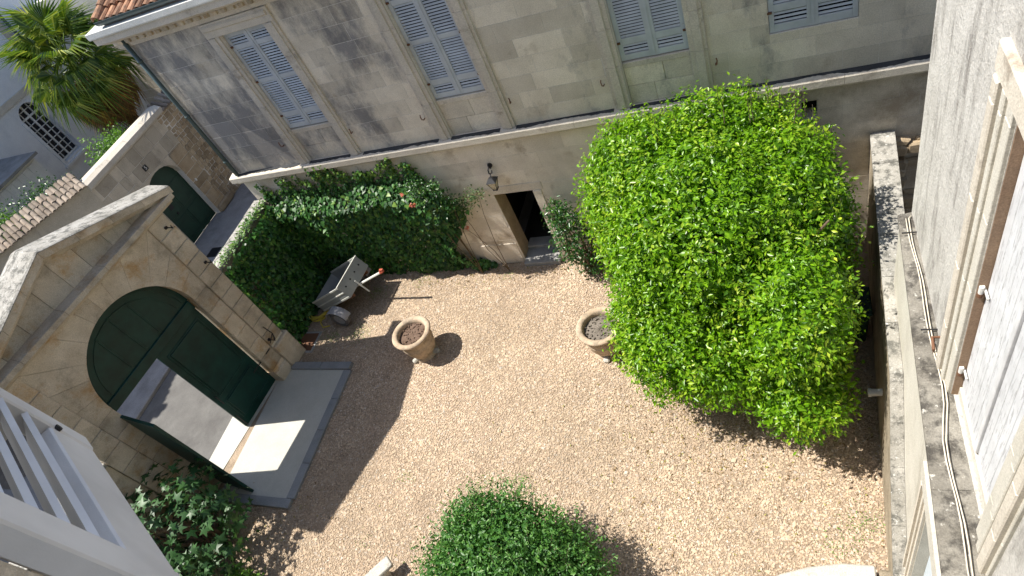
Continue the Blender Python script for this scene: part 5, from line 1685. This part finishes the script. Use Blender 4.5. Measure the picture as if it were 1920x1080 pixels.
# --- palm
pm = thing('palm_tree', (-21.5, 15.75, 0), 'tall fan palm with drooping orange dead fronds above the street wall', 'palm')
PC = Vector((-21.5, 15.05, 5.55))
mb = MB(); pts = [Vector((-21.5, 15.75, 0)).lerp(PC, t)+Vector((.03*math.sin(t*9), 0, 0)) for t in np.linspace(0, 1, 14)]
mb.tube(pts, [.20+.02*(i % 2) for i in range(14)], 10)
for i in range(120):
    t = random.random(); a = random.uniform(0, 6.28); c = Vector((-21.5, 15.75, 0)).lerp(PC, t)
    o_ = Vector((math.cos(a), math.sin(a), 0))
    mb.tube([c+o_*.15, c+o_*.30+Vector((0, 0, .14))], [.02, .008], 4)
mb.build('trunk', M['palm_trunk'], pm, fix=False)
def frond_mesh(name, mat, pet=0.75, fan=0.72, nl=30, span=215, droop=0.25, seed=0):
    rd = np.random.default_rng(seed)
    mb = MB(); mb.tube([(0, 0, 0), (pet*.5, 0, .05), (pet, 0, 0)], [.018, .013, .009], 4)
    for i in range(nl):
        a = math.radians(-span/2+span*i/(nl-1))
        l = fan*(1-.28*abs(a)/math.radians(span/2))*rd.uniform(.92, 1.05)
        dx, dy = math.cos(a), math.sin(a)
        px, py = -dy, dx
        w = .021
        b = Vector((pet, 0, 0))
        v1 = b+Vector((dx*l*.5+px*w, dy*l*.5+py*w, .03)); v2 = b+Vector((dx*l*.5-px*w, dy*l*.5-py*w, .03)); c = b+Vector((dx*l*.5, dy*l*.5, .0))
        dz = -droop*l*rd.uniform(.5, 1.4)
        tip = b+Vector((dx*l*.96, dy*l*.96, dz))
        mb.add([b, v1, c, v2, tip], [(0, 1, 2), (0, 2, 3), (1, 4, 2), (2, 4, 3)])
    me = bpy.data.meshes.new(name); me.from_pydata(mb.v, [], mb.f); me.materials.append(mat)
    return me
fm = [frond_mesh('frond', M['frond'], seed=s, droop=.3+.22*s) for s in range(3)]
dm = [frond_mesh('dead_frond', M['frond_dead'], pet=.6, fan=.6, droop=.9, span=150, seed=9+s) for s in range(2)]
def put(me, nm, direction, roll, scale, base):
    o = link(bpy.data.objects.new(nm, me))
    o.location = base
    o.rotation_euler = (direction.to_track_quat('X', 'Z') @ Matrix.Rotation(roll, 3, 'X').to_quaternion()).to_euler()
    o.scale = (scale,)*3
    adopt(o, pm)
for i in range(46):
    az_ = i*2.399; el = math.radians(random.choice((75, 55, 40, 25, 10, -5, -18, -30))+random.uniform(-8, 8))
    put(fm[i % 3], 'frond', Vector((math.cos(az_)*math.cos(el), math.sin(az_)*math.cos(el), math.sin(el))), random.uniform(-.5, .5), random.uniform(1.25, 1.7), PC+Vector((0, 0, random.uniform(-.1, .35))))
for i in range(40):
    az_ = i*2.399+.4; el = math.radians(random.uniform(-75, -25))
    put(dm[i % 2], 'dead_frond', Vector((math.cos(az_)*math.cos(el), math.sin(az_)*math.cos(el), math.sin(el))), random.uniform(-.8, .8), random.uniform(1.1, 1.6), PC+Vector((0, 0, random.uniform(-.7, .0))))
# smaller palm leaves low against the back wall
sp2 = thing('young_palm', (-20.9, 15.0, 0), 'small dark fan palm low in the garden behind the street wall', 'palm')
mb = MB(); mb.tube([(-20.9, 15.0, 0), (-20.9, 15.0, 2.3)], [.12, .10], 8); mb.build('trunk', M['palm_trunk'], sp2)
for i in range(13):
    az_ = i*2.399; el = math.radians(random.uniform(5, 60))
    o = link(bpy.data.objects.new('frond', fm[i % 3])); dirv = Vector((math.cos(az_)*math.cos(el), math.sin(az_)*math.cos(el), math.sin(el)))
    o.location = (-20.9, 15.0, 2.3); o.rotation_euler = dirv.to_track_quat('X', 'Z').to_euler(); o.scale = (.8,)*3; adopt(o, sp2)

# --- garden shrubs showing above the street wall
for (c, r, lab, n_) in ((((-20.0, 12.9, 3.35), (.5, .95, .75)), None, 'bright leafy shrub behind the stone coping of the street wall', 420),
                        (((-21.6, 9.0, 3.9), (.8, .75, .8)), None, 'light green shrub behind the tiled end of the street wall', 420),
                        (((-22.6, 11.2, 2.6), (1.0, 1.3, 1.1)), None, 'dark green shrub in the garden shade below the arched window', 520)):
    gs = thing('garden_shrub', (c[0][0], c[0][1], 0), lab, 'shrub')
    P, Nn = crown_points([c], n_, .22, 2.0, c[0][0], zmin=.2)
    Q, nn, ax, L, W, dep = clump_leaves(P, Nn, 7, .12, .10, .5, upbias=.5, wild=.6, depth=.25)
    dark = lab.startswith('dark')
    leaf_object('crown', Q, nn, ax, L, W, M['camellia' if dark else 'weed'], gs, young=np.zeros(len(L)))
    mb = MB(); mb.tube([(c[0][0], c[0][1], 0), (c[0][0]+.05, c[0][1], c[0][2]*.6), tuple(c[0])], [.06, .045, .02], 6)
    limbs(mb, (c[0][0], c[0][1], c[0][2]*.5), [c], 8, .03, 6); mb.build('trunk', M['bark'], gs)
print('objects', len(bpy.data.objects))
